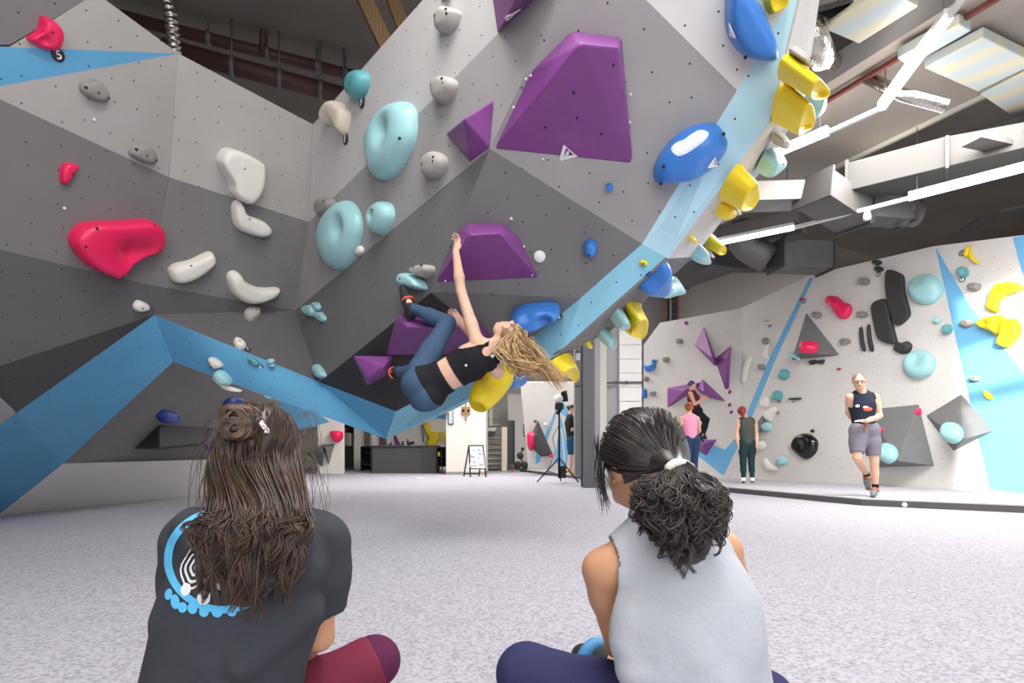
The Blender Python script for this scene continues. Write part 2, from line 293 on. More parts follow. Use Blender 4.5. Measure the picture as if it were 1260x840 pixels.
# prow, front
panel([(690, 0, F1), (761, -150, F1), (860, -150, F1), (795, 0, F1), (907, 111, F1), (790, 300, F1), (603, 183, F1)], 'wall_mid', F1)
panel([(795, 0, F1), (860, -150, F1), (990, -150, F1), (972, 0, F1), (907, 111, F1)], 'wall_white', F1)
panel([(603, 183, D2), (790, 300, D2), (715, 366, D2), (530, 360, D2), (563, 280, D2)], 'wall_dark', D2)
panel([(530, 360, D3), (715, 366, D3), (650, 420, D3), (600, 446, D3), (562, 385, D3)], 'wall_dark', D3); panel([(393, 470, 6.5), (530, 360, D3), (562, 385, D3), (600, 446, D3), (575, 460, D3), (487, 506, D3)], 'wall_black', D3)
panel([(487, 506, 6.0), (575, 460, D3), (650, 420, D3), (715, 366, D3), (790, 300, 4.3), (822, 318, 4.25), (690, 435, 4.75), (560, 503, 5.7), (475, 540, 6.3)], 'wall_sky', LR)
panel([(790, 300, 4.3), (907, 111, F1), (946, 151, 3.68), (822, 318, 4.25)], 'wall_ice', LU); LV = Plane((907, 111, 3.59), (972, 0, 3.28), (946, 151, 3.68)); panel([(907, 111, F1), (972, 0, F1), (990, -150, F1), (1018, -150, 2.96), (985, 0, 3.27), (946, 151, 3.68)], 'wall_ice', LV)
# right flank
panel([(1018, -150, 2.96), (985, 0, 3.27), (946, 151, 3.68), (822, 318, 4.25), (854, 316, 5.0), (868, 298, 5.0), (955, 187, 4.7), (991, 118, 4.4), (1004, 0, 4.1), (1030, -150, 3.7)], 'wall_light', SU)
panel([(822, 318, 4.25), (690, 435, 4.75), (560, 503, 5.7), (560, 499, 7.2), (692, 437, 5.7), (750, 408, 5.4), (839, 329, 5.05), (854, 316, 5.0)], 'wall_grey', SL)
# closed back of the boulder
bk = [W(1030, -150, 3.7), W(1004, 0, 4.1), W(991, 118, 4.4), W(955, 187, 4.7), W(868, 298, 5.0), W(854, 316, 5.0), W(839, 329, 5.05), W(750, 408, 5.4), W(692, 437, 5.7), W(560, 499, 7.2)]
for p, q in zip(bk, bk[1:]): e_ = Vector((.15, 2.0, 1.3)); mk('back_board', [p, q, q+e_, p+e_], [(0, 1, 2, 3)], M('wall_grey'), boul)

# ---- the tall climbing wall on the right
def wr(Y): return 5.43-.5*(Y-14.5)
W2 = Plane(Vector((wr(9.04), 9.04, 0)), Vector((wr(14.04), 14.04, 0)), Vector((wr(9.04), 9.04, 3)))
W1 = Plane(W(912, 500, 14.04), W(792, 500, 16), W(912, 400, 14.04))
rwall = thing('wall_climbing', (7, 11, 0), None, None); rwall['kind'] = 'structure'
def foot(pl, x): # point of a plane's foot on the mat at column x
    t = pl.at(x, 500); return Vector((t.x, t.y, .05))
def wpan(cols, tops, m, pl):
    P = [pl.at(x, y) for x, y in zip(cols, tops)]; B = [foot(pl, x) for x in reversed(cols)]
    P = P+B; n = len(P); V = P+[p-pl.n*.06 for p in P]
    Fc = [tuple(range(n)), tuple(range(2*n-1, n-1, -1))]+[(i, i+n, (i+1) % n+n, (i+1) % n) for i in range(n)]
    o = mk('panel', V, Fc, M(m), rwall); me = o.data; uvl = me.uv_layers.new(name='UVMap'); wl = wloc(o)
    for lp in me.loops: uvl.data[lp.index].uv = pl.uv(me.vertices[lp.vertex_index].co+wl)
    bm = bmesh.new(); bm.from_mesh(me); bmesh.ops.recalc_face_normals(bm, faces=bm.faces); bm.to_mesh(me); bm.free()
wpan([792, 812, 912], [424, 397, 379], 'wall_pale', W1); wpan([912, 998], [379, 338], 'wall_pale', W2); wpan([998, 1148], [338, 303], 'wall_pale', W2); wpan([1148, 1260, 1420], [303, 289, 270], 'wall_pale', W2)
def paintp(pts, pl, m='paint_blue', off=.008):
    P = [pl.at(x, y, off) if len(q) == 0 else q[0] for x, y, *q in pts]; n = len(P); V = P+[p-pl.n*(off+.002) for p in P]
    Fc = [tuple(range(n)), tuple(range(2*n-1, n-1, -1))]+[(i, i+n, (i+1) % n+n, (i+1) % n) for i in range(n)]
    return mk('paint_field', V, Fc, M(m), rwall)
paintp([(996, 342), (1000, 342), (955, 440), (917, 532), (911, 528), (947, 440)], W2); paintp([(911, 528), (917, 532), (912, 545), (906, 540)], W2)
paintp([(906, 538), (911, 543), (890, 585), (836, 543), (836, 525), (880, 549), (892, 553)], W1)
paintp([(1151, 304), (1194, 377), (1262, 462), (1300, 508), (1300, 612), (1218, 602)], W2); paintp([(1246, 292), (1310, 283), (1310, 470), (1262, 352)], W2)
# back of the hall: upper wall over the climbing wall, pale block, far partitions
struct(box('wall_upper', (3.2, 18.5, 0), (15, 18.7, RZ), M('back_wall'))); box('pale_block', (12.2, 13.0, 4.2), (15, 13.4, RZ), M('pale_block'), rwall)

struct(box('wall_dark_bay', (3.2, 18.3, 2.5), (W(832, 400, 18.3).x, 18.48, RZ), M('wall_slate')))
# ---------------------------------------------------------------- climbing holds and volumes
def catmull(P, k=4):
    P = np.array(P, float); n = len(P); out = []
    for i in range(n):
        a, b, c, d = P[i-1], P[i], P[(i+1) % n], P[(i+2) % n]
        for j in range(k):
            t = j/k; out.append(.5*((2*b)+(-a+c)*t+(2*a-5*b+4*c-d)*t*t+(-a+3*b-3*c+d)*t**3))
    return np.array(out)
PROF = {'dome': ((0, -.01), (0, .12), (.03, .34), (.09, .56), (.2, .77), (.28, .86), (.36, .91), (.45, .95), (.55, .98), (.65, .99), (.75, 1.0), (.87, 1.0), (1, 1.0)),
        'slab': ((0, -.01), (0, .45), (.025, .75), (.07, .92), (.15, 1.0), (.25, 1.01), (.35, 1.02), (.46, 1.02), (.57, 1.02), (.68, 1.02), (.79, 1.02), (.9, 1.02), (1, 1.02)),
        'cone': ((0, -.01), (0, .1), (.1, .35), (.17, .65), (.22, .9), (.27, 1.0), (.38, .98), (.5, .86), (.75, .8), (1, .8))}
def surf_bolt(o, pl, x, y, V, r=.013, m='bolt', name='bolt'):
    q = pl.at(x, y); b = min(V, key=lambda p: (p-q-pl.n*(p-q).dot(pl.n)).length_squared-.02*(p-q).dot(pl.n))
    h = (b-q).dot(pl.n); c = q+pl.n*(h-.004)
    return lathe(name, c, pl.n, [(-.012, r), (.003, r), (.006, r*.8), (.006, r*.45), (-.001, r*.4)], M(m), o, 8)
def hold(pts, pl, h, m, label, group=None, style='dome', dents=(), bolts=(), lift=None, k=4, cat='hold', name='climbing_hold', off=0.0):
    """a moulded hold: outline on its wall plane, a rounded profile towards its spine, optional scooped dents (x, y, radius px, depth)"""
    U = np.array([pl.uv(pl.at(*p)) for p in pts]); U = catmull(U, k) if k > 1 else U
    c = U.mean(0); D = U-c; w, E = np.linalg.eigh(D.T@D); ax = E[:, 1]; s = D@ax; t = D@E[:, 0]
    hl = s.max()-s.min(); hw = t.max()-t.min(); sc = (s.max()+s.min())/2; lim = max(0, (hl-hw)/2*.9) if hl > 1.75*hw else 0
    A = np.stack([np.ones_like(s), s, s*s], 1); cf = np.linalg.lstsq(A, t, rcond=None)[0] if lim > .12*hl else np.array([t.mean(), 0, 0])
    ss = np.clip(s, sc-lim, sc+lim); sp = c+np.outer(ss, ax)+np.outer(cf[0]+cf[1]*ss+cf[2]*ss*ss, E[:, 0])
    V, Fc = [], []; n = len(U)
    dd = [(np.array(pl.uv(pl.at(x, y))), r*pl.at(x, y).y/FP, dp) for x, y, r, dp in dents]
    for f, z in PROF[style]:
        R = U*(1-f)+sp*f
        for p in R:
            zz = z*h
            if lift is not None: zz *= 1+lift*float((p-c)[1])/(hl/2)
            for q, r, dp in dd:
                if z > 0: zz -= dp*math.exp(-float(((p-q)**2).sum())/(r*r))*min(1, z*1.3)
            V.append(pl.pt(p[0], p[1], max(zz, -.006)+off))
    for i in range(len(PROF[style])-1):
        for j in range(n): a, b = i*n+j, i*n+(j+1) % n; Fc.append((a, b, b+n, a+n))
    bm = bmesh.new(); vs = [bm.verts.new(q) for q in V]
    for f in Fc: bm.faces.new([vs[i] for i in f])
    Vc = [q.copy() for q in V]; bmesh.ops.remove_doubles(bm, verts=bm.verts, dist=2e-5)
    o = mkbm(name, bm, M(m), None, True, label=label, cat=cat, group=group)
    for x, y in bolts: surf_bolt(o, pl, x, y, Vc, .011 if m != 'stone' else .012, 'bolt' if m not in ('purple',) else 'bolt')
    return o
def rnd(x, y, rx, ry=None, n=8, rot=0, jit=.06):
    ry = ry or rx; R = random.Random(int(x*13+y*7)); out = []
    for i in range(n):
        a = 2*math.pi*i/n; q = 1+R.uniform(-jit, jit); X, Y = rx*q*math.cos(a), ry*q*math.sin(a); cr, sr = math.cos(rot), math.sin(rot)
        out.append((x+X*cr-Y*sr, y+X*sr+Y*cr))
    return out
def volume(base, tops, pl, m, label, group=None, bev=.012, off=0.0, extra=()):
    P = [pl.at(x, y, off) for x, y in base]+[pl.at(x, y, off+h) for x, y, h in tops]
    o = hull('climbing_volume', P, M(m), None, bev, 2, label=label, cat='volume', group=group)
    for x, y, h in extra:   # screw heads along its rim
        lathe('screw', pl.at(x, y, h-.006), pl.n, [(-.005, .008), (.009, .008), (.012, .005)], M('white_plastic'), o, 6)
    return o
def text(name, s, m, parent, loc, u, vv, n, size, th=.002):
    cu = bpy.data.curves.new(name, 'FONT'); cu.body = s; cu.size = size; cu.align_x = 'CENTER'; cu.align_y = 'CENTER'; cu.extrude = th; cu.offset = size*.02
    t = bpy.data.objects.new(name, cu); C.objects.link(t); dg = bpy.context.evaluated_depsgraph_get()
    me = bpy.data.meshes.new_from_object(t.evaluated_get(dg)); bpy.data.objects.remove(t); me.materials.append(M(m))
    mx = Matrix((u, vv, n)).transposed(); me.transform(mx.to_4x4())
    o = bpy.data.objects.new(name, me); C.objects.link(o)
    if parent: o.parent = parent; o.location = Vector(loc)-wloc(parent)
    else: o.location = loc
    return o
def tag(x, y, r, pl, s, label, light=False, off=0.0):
    c = pl.at(x, y, off); R = r*c.y/FP
    o = lathe('grade_tag', c, pl.n, [(0, R), (.008, R), (.012, R*.9), (.012, 0)], M('tag_dark'), None, 20, label=label, cat='tag', group='round grade tags beside starting holds')
    if light: lathe('tag_face', c+pl.n*.0121, pl.n, [(0, R*.72), (.001, R*.72), (.001, 0)], M('tag_white'), o, 16)
    u_ = (pl.at(x+2, y, off)-pl.at(x-2, y, off)).normalized(); v_ = pl.n.cross(u_).normalized(); v_ = v_ if v_.z > 0 else -v_
    text('number', s, 'tag_dark' if light else 'tag_white', o, c+pl.n*.0155, u_, v_, pl.n, R*1.75, .0015)
    return o
def tri_logo(parent, x, y, pl, w, off=0.0, rot=0.0, mirror=1):
    """white angular triangle mark: an open triangle with one bent-in stroke"""
    c = pl.at(x, y, off); s = w*c.y/FP; cr, sr = math.cos(rot), math.sin(rot); bm = bmesh.new()
    def pt(a, b): return c+pl.u*((a*cr-b*sr)*s*mirror)+pl.v*((a*sr+b*cr)*s)
    for q in (((-.6, -.35), (-.33, -.35), (.12, .42), (-.02, .6)), ((-.02, .6), (.1, .38), (.33, -.1), (.5, -.35), (.62, -.45)), ((-.6, -.35), (-.45, -.48), (.62, -.45), (.42, -.28), (-.25, -.22)), ((-.2, -.2), (.1, -.18), (.2, .06), (.08, .1))):
        a = [bm.verts.new(pt(*p)+pl.n*.001) for p in q]; b = [bm.verts.new(v_.co+pl.n*.003) for v_ in a]
        k = len(a); bm.faces.new(b); bm.faces.new(a[::-1])
        for i in range(k): bm.faces.new((a[i], a[(i+1) % k], b[(i+1) % k], b[i]))
    return mkbm('logo', bm, M('tag_white'), parent)
def faceplane(a, b, c): return Plane(a, b, c)
# ---- left wall
GR = 'moulded holds on the left boulder'
hold([(50,19),(62,23),(73,35),(75,48),(68,61),(50,59),(33,49),(35,43),(44,37),(48,23)], L1, .1, 'pink', 'red scooped hold at the top left over the blue stripe', GR, dents=[(48,48,7,.05)], bolts=[(55,37)])
hold([(83,292),(100,273),(140,271),(180,269),(194,283),(193,300),(187,308),(157,322),(140,337),(133,338),(110,328),(93,313)], L1, .16, 'pink', 'large pink-red scooped hold, the biggest on the left grey wall', GR, 'slab', dents=[(150,306,14,.09),(172,306,14,.07)], bolts=[(92,297),(106,275),(178,272),(138,334),(186,303)], k=3)
tag(71, 67.5, 7.5, L1, '5', 'dark tag numbered 5 under the red hold at the top left')
for x_, y_, lab_ in ((115.5,147,'tiny white button under the left grey disc hold'),(79,256,'tiny white button above the large pink scoop')): lathe('wall_disc', L1.at(x_, y_), L1.n, [(0, .013), (.008, .013), (.011, .008), (.011, 0)], M('white_plastic'), None, 10, label=lab_, cat='disc')
hold([(75,203),(83,200),(95,203),(88,215),(80,225),(73,222)], L1, .06, 'pink', 'small red wedge hold on the grey wall at far left', GR, bolts=[(84,212)])
hold([(97,103),(108,97),(120,99),(132,114),(130,124),(116,124),(100,114)], L1, .07, 'stone', 'brown-grey disc hold under the tip of the blue stripe, the left of two', GR, bolts=[(115,112),(101,106),(128,119)])
hold([(158,184),(170,176),(182,178),(191,190),(189,200),(175,200),(160,191)], L1, .07, 'stone', 'brown-grey disc hold at the edge of the light band, lower right of its twin', GR, bolts=[(175,189),(163,182),(187,195)])
hold([(266,193),(274,182),(290,184),(315,197),(319,207),(317,230),(303,249),(283,238),(280,223),(268,203)], L2, .18, 'white_hold', 'biggest white hold, bent and faceted, high on the left wall', GR, 'slab', bolts=[(291,204)])
hold([(284,258),(287,247),(294,247),(301,262),(322,271),(332,281),(329,289),(315,290),(290,280)], L2, .12, 'white_hold', 'white boomerang hold directly under the biggest white hold', GR, bolts=[(301,267)])
hold([(206,332),(213,324),(233,319),(255,309),(262,313),(262,323),(247,337),(230,346),(213,346)], L2, .12, 'white_hold', 'white long hold slanting up to the right beside the pink scoop', GR, bolts=[(230,324)])
hold([(278,340),(283,333),(292,334),(300,345),(317,353),(340,353),(342,357),(335,364),(313,372),(297,370),(283,358)], L2, .13, 'white_hold', 'white banana hold lowest of the four big white ones', GR)
hold([(163,375),(168,369),(176,371),(181,374),(182,380),(172,383),(165,381)], L1, .06, 'white_hold', 'small white hold above the apex of the blue stripe', GR, bolts=[(171,377)])
hold([(299,386),(304,381),(318,382),(321,387),(313,395),(304,394)], L2d, .08, 'stone_light', 'small round stone-grey hold under the white banana hold', GR, bolts=[(314,387)])
hold([(287,419),(291,417),(300,422),(303,428),(296,430),(289,426)], L2d, .06, 'white_hold', 'small white teardrop hold with a dark number tag, by the blue band', GR, bolts=[(294,424)])
tag(304.5, 430, 3.4, L2d, '1', 'small dark tag numbered 1 at the white teardrop hold')
hold([(305,439),(308,438),(315,441),(320,446),(318,450),(311,447)], LB, .06, 'teal', 'small dark teal hold on the blue band with a number tag', GR, bolts=[(310,443)]); tag(321, 451.5, 3.2, LB, '9', 'small dark tag numbered 9 at the teal hold on the blue band')
hold([(329,442),(336,441),(338.5,445),(334,447),(331,445)], LB, .05, 'aqua', 'upper of two tiny aqua holds on the blue band', GR); hold([(331,448.5),(338.5,447),(338,450.5),(333,450.5)], LB, .04, 'aqua', 'lower of two tiny aqua holds on the blue band', GR)
hold([(257,441),(262,439),(270,443),(275,450),(269,453),(263,452)], LB, .08, 'white_hold', 'white teardrop hold above the round aqua hold on the blue band', GR, bolts=[(263,450)])
hold([(262,464),(267,467),(278,473),(298,480),(292,481),(279,479),(269,471)], LB, .05, 'white_hold', 'flat white crescent hold under the lip of the blue band', GR)
hold([(264,458),(270,454),(279,458),(286,467),(285,472),(276,473),(269,468),(265,462)], LB, .12, 'aqua', 'rounded aqua hold on the lower edge of the blue band', GR)
hold([(274,497),(281,490),(296,488),(296,491),(289,498),(278,500)], G, .09, 'navy', 'dark blue hold under the blue lip, just left of the brown hair', GR, dents=[(289,489,5,.05)])
hold([(327,485),(330,484),(337,487),(337,489),(330,488)], LB, .08, 'aqua', 'small flat aqua hold right above the seated woman in charcoal', GR)
hold([(192,512),(200,504),(213,506),(218,509),(213,516),(198,518)], G, .1, 'navy', 'dark blue hold above the flat dark volume at left', GR, dents=[(214,509,4,.04)])
volume([(165,552),(196,522),(264,526),(251,547),(196,553)], [(196,551,.3),(246,546,.28)], G, 'volume_black', 'flat dark grey volume low on the left wall near the floor', 'grey faceted volumes')
hold(rnd(242,540,3.5,3), G, .05, 'navy', 'small blue hold stuck on the flat dark volume', GR, off=.2)
hold(rnd(157,609,3.5,4.5,rot=.5), KP, .05, 'navy', 'small blue foothold on the white kickboard at lower left', GR)
hold([(377,378),(387,375),(391,383),(388,390),(381,388)], D1, .08, 'aqua', 'left of three clustered aqua holds by the grey corner', GR, bolts=[(387,386)]); hold([(388,373),(393,372),(396,378),(393,383),(389,378)], D1, .06, 'aqua', 'upper of three clustered aqua holds by the grey corner', GR)
hold([(392,385),(398,384),(403,392),(399,397),(393,392)], D1, .06, 'aqua', 'lower right of three clustered aqua holds by the grey corner', GR, bolts=[(399,391)])
hold([(389,452),(393,448),(401,458),(401,464),(393,464)], D1, .07, 'aqua', 'aqua hold alone at the left tip of the black field', GR, bolts=[(394,457)])
# ---- prow
GP = 'moulded holds on the overhanging prow'
hold([(434,113),(435,100),(442,90),(452,88),(456,98),(452,115),(443,125),(437,122)], Q1, .13, 'teal', 'dark teal rounded hold near the top edge of the wall', GP, bolts=[(446,109)]); tag(446, 126.5, 6.5, Q1, '9', 'dark tag numbered 9 below the dark teal hold')
hold([(402,143),(412,126),(423,128),(432,138),(430,157),(425,167),(417,152),(405,155)], Q1, .12, 'cream', 'cream hooked hold near the top of the grey corner', GP, dents=[(412,150,6,.06)]); tag(426, 171.5, 6.5, Q1, '1', 'dark tag numbered 1 below the cream hooked hold')
for pts, lab, bb in (([(542,23),(545,15),(553,10),(567,15),(567,23),(562,35),(552,43),(543,40)], 'stone-grey rounded hold at the top, highest of the grey column', [(548,26),(561,18),(562,23)]),
     ([(537,110),(540,100),(550,95),(563,100),(562,113),(550,128),(540,125)], 'stone-grey rounded hold on the edge of the light band, above the purple pyramid', [(543,110),(556,102),(557,107)]),
     ([(525,205),(528,194),(538,187),(550,193),(552,203),(545,216),(535,221),(526,217)], 'stone-grey rounded hold to the lower left of the small purple pyramid', [(532,205),(545,197),(545,202)]),
     ([(394,258),(395,248),(402,243),(413,247),(412,258),(406,266),(398,267)], 'stone-grey rounded hold by the corner, above the biggest aqua oval', [(401,255),(409,250)])):
    hold(pts, Q1, .1, 'stone_light' if pts[0][0] != 394 else 'stone', lab, GP, bolts=bb)
hold([(457,177),(463,157),(477,137),(493,127),(507,128),(514,143),(512,173),(500,200),(487,217),(473,222),(462,213)], Q1, 0.163, 'aqua', 'big glossy aqua oval hold, the upper of two on the light wall', GP, dents=[(486,165,13,.09)], bolts=[(507,175)], k=6)
hold([(398,297),(403,273),(415,255),(430,247),(442,257),(447,277),(443,300),(433,323),(420,333),(407,325)], Q1, 0.163, 'aqua', 'big glossy aqua oval hold, the lower of two beside the corner', GP, dents=[(430,283,12,.09)], bolts=[(413,262)], k=6)
hold([(460,270),(465,255),(475,248),(484,253),(486,267),(480,282),(472,290),(463,285)], Q1, .13, 'aqua', 'small aqua oval hold right of the lower big oval', GP, dents=[(470,267,5,.05)], bolts=[(474,262)])
hold([(441,309),(446,302),(448,310),(443,315)], Q1, .05, 'white_hold', 'tiny white chip hold beside the lower big aqua oval', GP)
VG = 'purple faceted volumes'
volume([(548,165),(608,123),(603,182),(578,200)], [(571,146,.26)], Q1, 'purple', 'small purple pyramid volume left of the huge purple volume', VG)
vt = volume([(603,-20),(612,42),(657,0),(700,-45)], [(634,2,.22),(650,-25,.22)], Q1, 'purple', 'purple volume cut by the top edge of the picture', VG)
volume([(541,-12),(543,3),(549,-2),(556,-14)], [(549,-10,.08)], Q1, 'purple', 'purple tip of a volume peeking in at the top edge', VG)
vb = volume([(607,184),(653,88),(703,38),(765,46),(779,202)], [(715,53,.34),(761,58,.3)], F1, 'purple', 'huge purple volume with a flat dark face, biggest of all', VG, .015, extra=[(668,195,0.03),(647,97,.04),(653,93,.04),(632,132,.04),(775,150,.03),(776,116,.04)])
fp = Plane(F1.at(607, 184), F1.at(779, 202), F1.at(715, 53, .34)); tri_logo(vb, 697, 187.5, fp, 19, .006); 
for x, y in ((706,114),(710,145),(740,165),(671,157),(755,80)): lathe('bolt_hole', fp.at(x, y, .001), fp.n, [(0, .009), (.002, .009), (.002, 0)], M('bolt_dark'), vb, 8)
fp2 = Plane(Q1.at(612, 42), Q1.at(657, 0), Q1.at(634, 2, .22)); tri_logo(vt, 630, 18, fp2, 20, .006, .9)
volume([(535,348),(567,281),(578,274),(618,273),(640,293),(664,342)], [(577,289,.3),(616,287,.3)], D2, 'purple', 'purple trapezoid volume gripped by the climber’s raised hand', VG, .014, extra=[(548,345,.02),(655,338,.02),(645,303,.04)])
volume([(475,437),(486,391),(494,386),(588,393),(600,405),(612,436)], [(503,402,.3),(580,404,.3)], D3, 'purple', 'purple trapezoid volume behind the climber’s legs', VG, .014)
volume([(434,437),(484,438),(478,461),(452,475)], [(452,465,.22),(472,452,.18)], D3, 'purple', 'small purple pyramid volume under the climber’s lower foot', VG, .01, extra=[(440,445,.05)])
hold([(746,227),(751,225),(754.5,229),(753,234),(748,233)], F1, .05, 'hold_blue', 'tiny blue square hold under the huge purple volume', GP, 'slab')
hold([(718,307),(720,297),(728,293),(735.5,300),(733,311),(725,315)], D2, .1, 'hold_blue', 'round blue hold with chalk marks on the dark field', GP, bolts=[(725,309)])
hb = hold([(892,27),(893,-5),(900,-25),(922,-12),(938,12),(949,38),(955,58),(953,71),(938,74),(913,67),(898,49)], F1, 0.204, 'hold_blue', 'big blue rounded hold at the top edge with a white triangle mark', GP, bolts=[(912,66)], k=6)
hm = hold([(804,209),(811,191),(829,169),(851,155),(880,152),(893,169),(893,182),(878,202),(851,218),(824,222),(807,222)], F1, 0.204, 'hold_blue', 'big blue rounded hold with a white chalk patch, right of the huge purple volume', GP, bolts=[(815,196),(812,218),(888,160)], k=6)
hold([(628,390),(637,377),(660,372),(683,372),(690,380),(683,390),(660,400),(640,402)], D2, .22, 'hold_blue', 'blue kidney-shaped hold by the climber’s head', GP, dents=[(672,386,9,.1),(650,378,7,.04)], k=6); tag(688, 389, 4, D2, '6', 'dark tag numbered 6 at the blue kidney-shaped hold')
for o_, pl_, (x, y), w_, rt in ((hb, F1, (900, 40), 15, 1.2), (hm, F1, (878, 200), 12, .5)):
    bv = BVHTree.FromPolygons([p.co+o_.location for p in o_.data.vertices], [list(p.vertices) for p in o_.data.polygons])
    hit, nn, _, _ = bv.ray_cast(CAM, Vector(((x-CX)/FP, 1, (HY-y)/FP)).normalized())
    if hit:
        t1 = nn.cross(Vector((0, 0, 1))).normalized()*-1; pq = Plane(hit, hit+t1, hit+nn.cross(t1)); tri_logo(o_, x, y, pq, w_, .004, rt)
bv = BVHTree.FromPolygons([p.co+hm.location for p in hm.data.vertices], [list(p.vertices) for p in hm.data.polygons])
def decal(name, bv, rays, origin, m, parent, off=.003):
    """a thin film laid on a surface: rays is a grid (rows x columns) of directions"""
    V, Fc, idx = [], [], {}
    for i, row in enumerate(rays):
        for j, d in enumerate(row):
            hit, nn, _, _ = bv.ray_cast(origin if not isinstance(d, tuple) else d[0], d if not isinstance(d, tuple) else d[1])
            if hit is not None:
                if nn.dot(origin-hit) < 0: nn = -nn
                idx[i, j] = len(V); V.append(hit+nn*off)
    for i in range(len(rays)-1):
        for j in range(len(rays[0])-1):
            q = [(i, j), (i+1, j), (i+1, j+1), (i, j+1)]
            if all(k in idx for k in q): Fc.append([idx[k] for k in q])
    return mk(name, V, Fc, M(m), parent, True) if Fc else None
def pdir(x, y): return Vector(((x-CX)/FP, 1, (HY-y)/FP)).normalized()
pa = [(826,184),(832,176),(842,172),(850,166),(862,160),(872,164),(868,172),(858,180),(846,188),(834,192)]
cc = (848, 177); pc = catmull(pa, 3)
decal('chalk_patch', bv, [[pdir(cc[0]+(p[0]-cc[0])*f, cc[1]+(p[1]-cc[1])*f) for p in list(pc)+[pc[0]]] for f in (.02, .3, .6, .85, 1)], CAM, 'chalk', hm)
lathe('wall_disc', D2.at(664, 315), D2.n, [(0, .046), (.014, .046), (.02, .04), (.02, 0)], M('white_plastic'), None, 20, label='flat white round disc right of the gripped purple volume', cat='disc')
lathe('wall_disc', D2.at(629, 269), D2.n, [(0, .013), (.012, .013), (.014, 0)], M('cream'), None, 12, label='tiny beige button above the gripped purple volume', cat='disc')
hold([(500,347),(505,337),(517,340),(526,350),(525,357),(513,357),(503,353)], D1, .13, 'aqua', 'aqua rounded hold touching the climber’s upper shoe', GP, bolts=[(508,346)]); hold([(516,333),(522,328),(535,327),(537,335),(528,343),(518,339)], D1, .12, 'stone_light', 'stone-grey rounded hold beside the gripped purple volume', GP, bolts=[(523,332),(533,330)])
hold(rnd(793, 323, 5, 3.6, rot=.5), LR, .06, 'yellow', 'small yellow hold with a bolt at the corner of the blue stripe', GP, bolts=[(794,324)])
hold([(786,353),(800,339),(820,321),(819,340),(810,352),(796,354)], SL, .13, 'hold_blue', 'blue dome on the underside at the corner of the blue stripe', GP, k=6)
hold([(795,338),(801,333),(801,337),(797,340)], LR, .05, 'navy', 'tiny dark blue hold beside the blue dome under the lip', GP)
YG = 'yellow holds along the right edge of the prow'
hold([(938,-6),(944,15),(951,17),(966,7),(968,-8),(952,-16)], LV, 0.136, 'yellow', 'yellow hold at the very top of the picture on the blue stripe', YG, 'cone', lift=.2)
hold([(958,97),(957,86),(962,72),(972,66),(984,77),(988,90),(982,98),(968,100)], SU, 0.21, 'yellow', 'yellow cupped hold on the edge, upper of a touching pair', YG, 'cone', k=5)
hold([(950,150),(951,125),(960,106),(968,101),(977,114),(974,136),(962,144)], SU, 0.196, 'yellow', 'yellow cupped hold on the edge, lower of a touching pair', YG, 'cone', k=5)
hold([(884,244),(891,224),(905,204),(912,203),(916,221),(906,240),(895,245)], SU, 0.182, 'yellow', 'yellow cupped hold midway down the edge', YG, 'cone', k=5)
hold([(878,263),(884,250),(892,244),(895,252),(887,260)], SU, 0.119, 'yellow', 'small yellow hold just under the midway yellow one', YG)
hold([(867,303),(869,294),(873,288),(879,290),(878,301)], SU, 0.153, 'yellow', 'yellow hold with a bolt near the fold of the edge', YG, 'cone'); hold(rnd(849.5, 292, 3.2, 3.6), SU, .05, 'yellow', 'tiny yellow hold near the fold of the edge', YG)
hold([(757,396),(766,388),(772,373),(787,373),(786,390),(779,402),(768,400)], SL, 0.182, 'yellow', 'large yellow cupped hold under the lip near the white column', YG, 'cone', k=5)
hold([(677,445),(700,434),(704,451),(697,459),(686,451)], SL, 0.14, 'yellow', 'yellow hold behind the climber’s flying hair', YG, 'cone'); hold(rnd(723, 422, 4, 2.6, rot=-.6), SL, .05, 'yellow', 'tiny yellow hold under the lip above the steel post', YG)
# the long yellow cone under the lip, pointing down with a hollow end
def cone_hold(path, rr, m, label, hollow):
    P = [W(*p) for p in path]; V, Fc = tube(P, rr, 20); k = 20; n = len(P)
    e = len(V)-k; c = sum(V[e:], Vector())/k; d = (P[-1]-P[-2]).normalized()
    Fc.pop(); A = [c+(q-c)*.78+d*.02 for q in V[e:e+k]]; B = [c+(q-c)*.5-d*hollow for q in V[e:e+k]]; V += A+B
    for j in range(k): a, b = j, (j+1) % k; Fc += [(e+a, e+b, e+k+b, e+k+a), (e+k+a, e+k+b, e+2*k+b, e+2*k+a)]
    Fc.append(tuple(e+2*k+j for j in range(k)))
    return mk('climbing_hold', V, Fc, M(m), None, True, label=label, cat='hold', group=YG)
cone_hold([(628,452,5.0), (618,463,4.92), (606,474,4.86), (597,484,4.8), (591,494,4.76), (589,499,4.74)], [.05, .11, .13, .128, .105, .085], 'yellow', 'long yellow cone-shaped hold under the climber’s back', .09)
hold(rnd(636, 464, 14, 13), LR, .2, 'hold_blue', 'round blue hold under the climber’s neck', GP, k=5)
AG = 'aqua holds along the right edge of the prow'
hold([(980,140),(991,118),(995,97),(1002,100),(1003,112),(996,127)], SU, 0.14, 'aqua', 'pale aqua hold on the outer edge, the highest', AG); hold([(930,210),(940,189),(953,181),(955,190),(938,206)], SU, 0.14, 'aqua', 'pale aqua hold on the outer edge above the midway yellow', AG, bolts=[(947,190)])
hold([(847,316),(853,305),(859,298),(863,308),(859,316)], SU, 0.14, 'aqua', 'pale aqua hold near the fold of the edge', AG); hold([(806,357),(818,345),(830,340),(835,346),(829,351)], SL, 0.14, 'aqua', 'long pale aqua hold jutting out under the fold', AG)
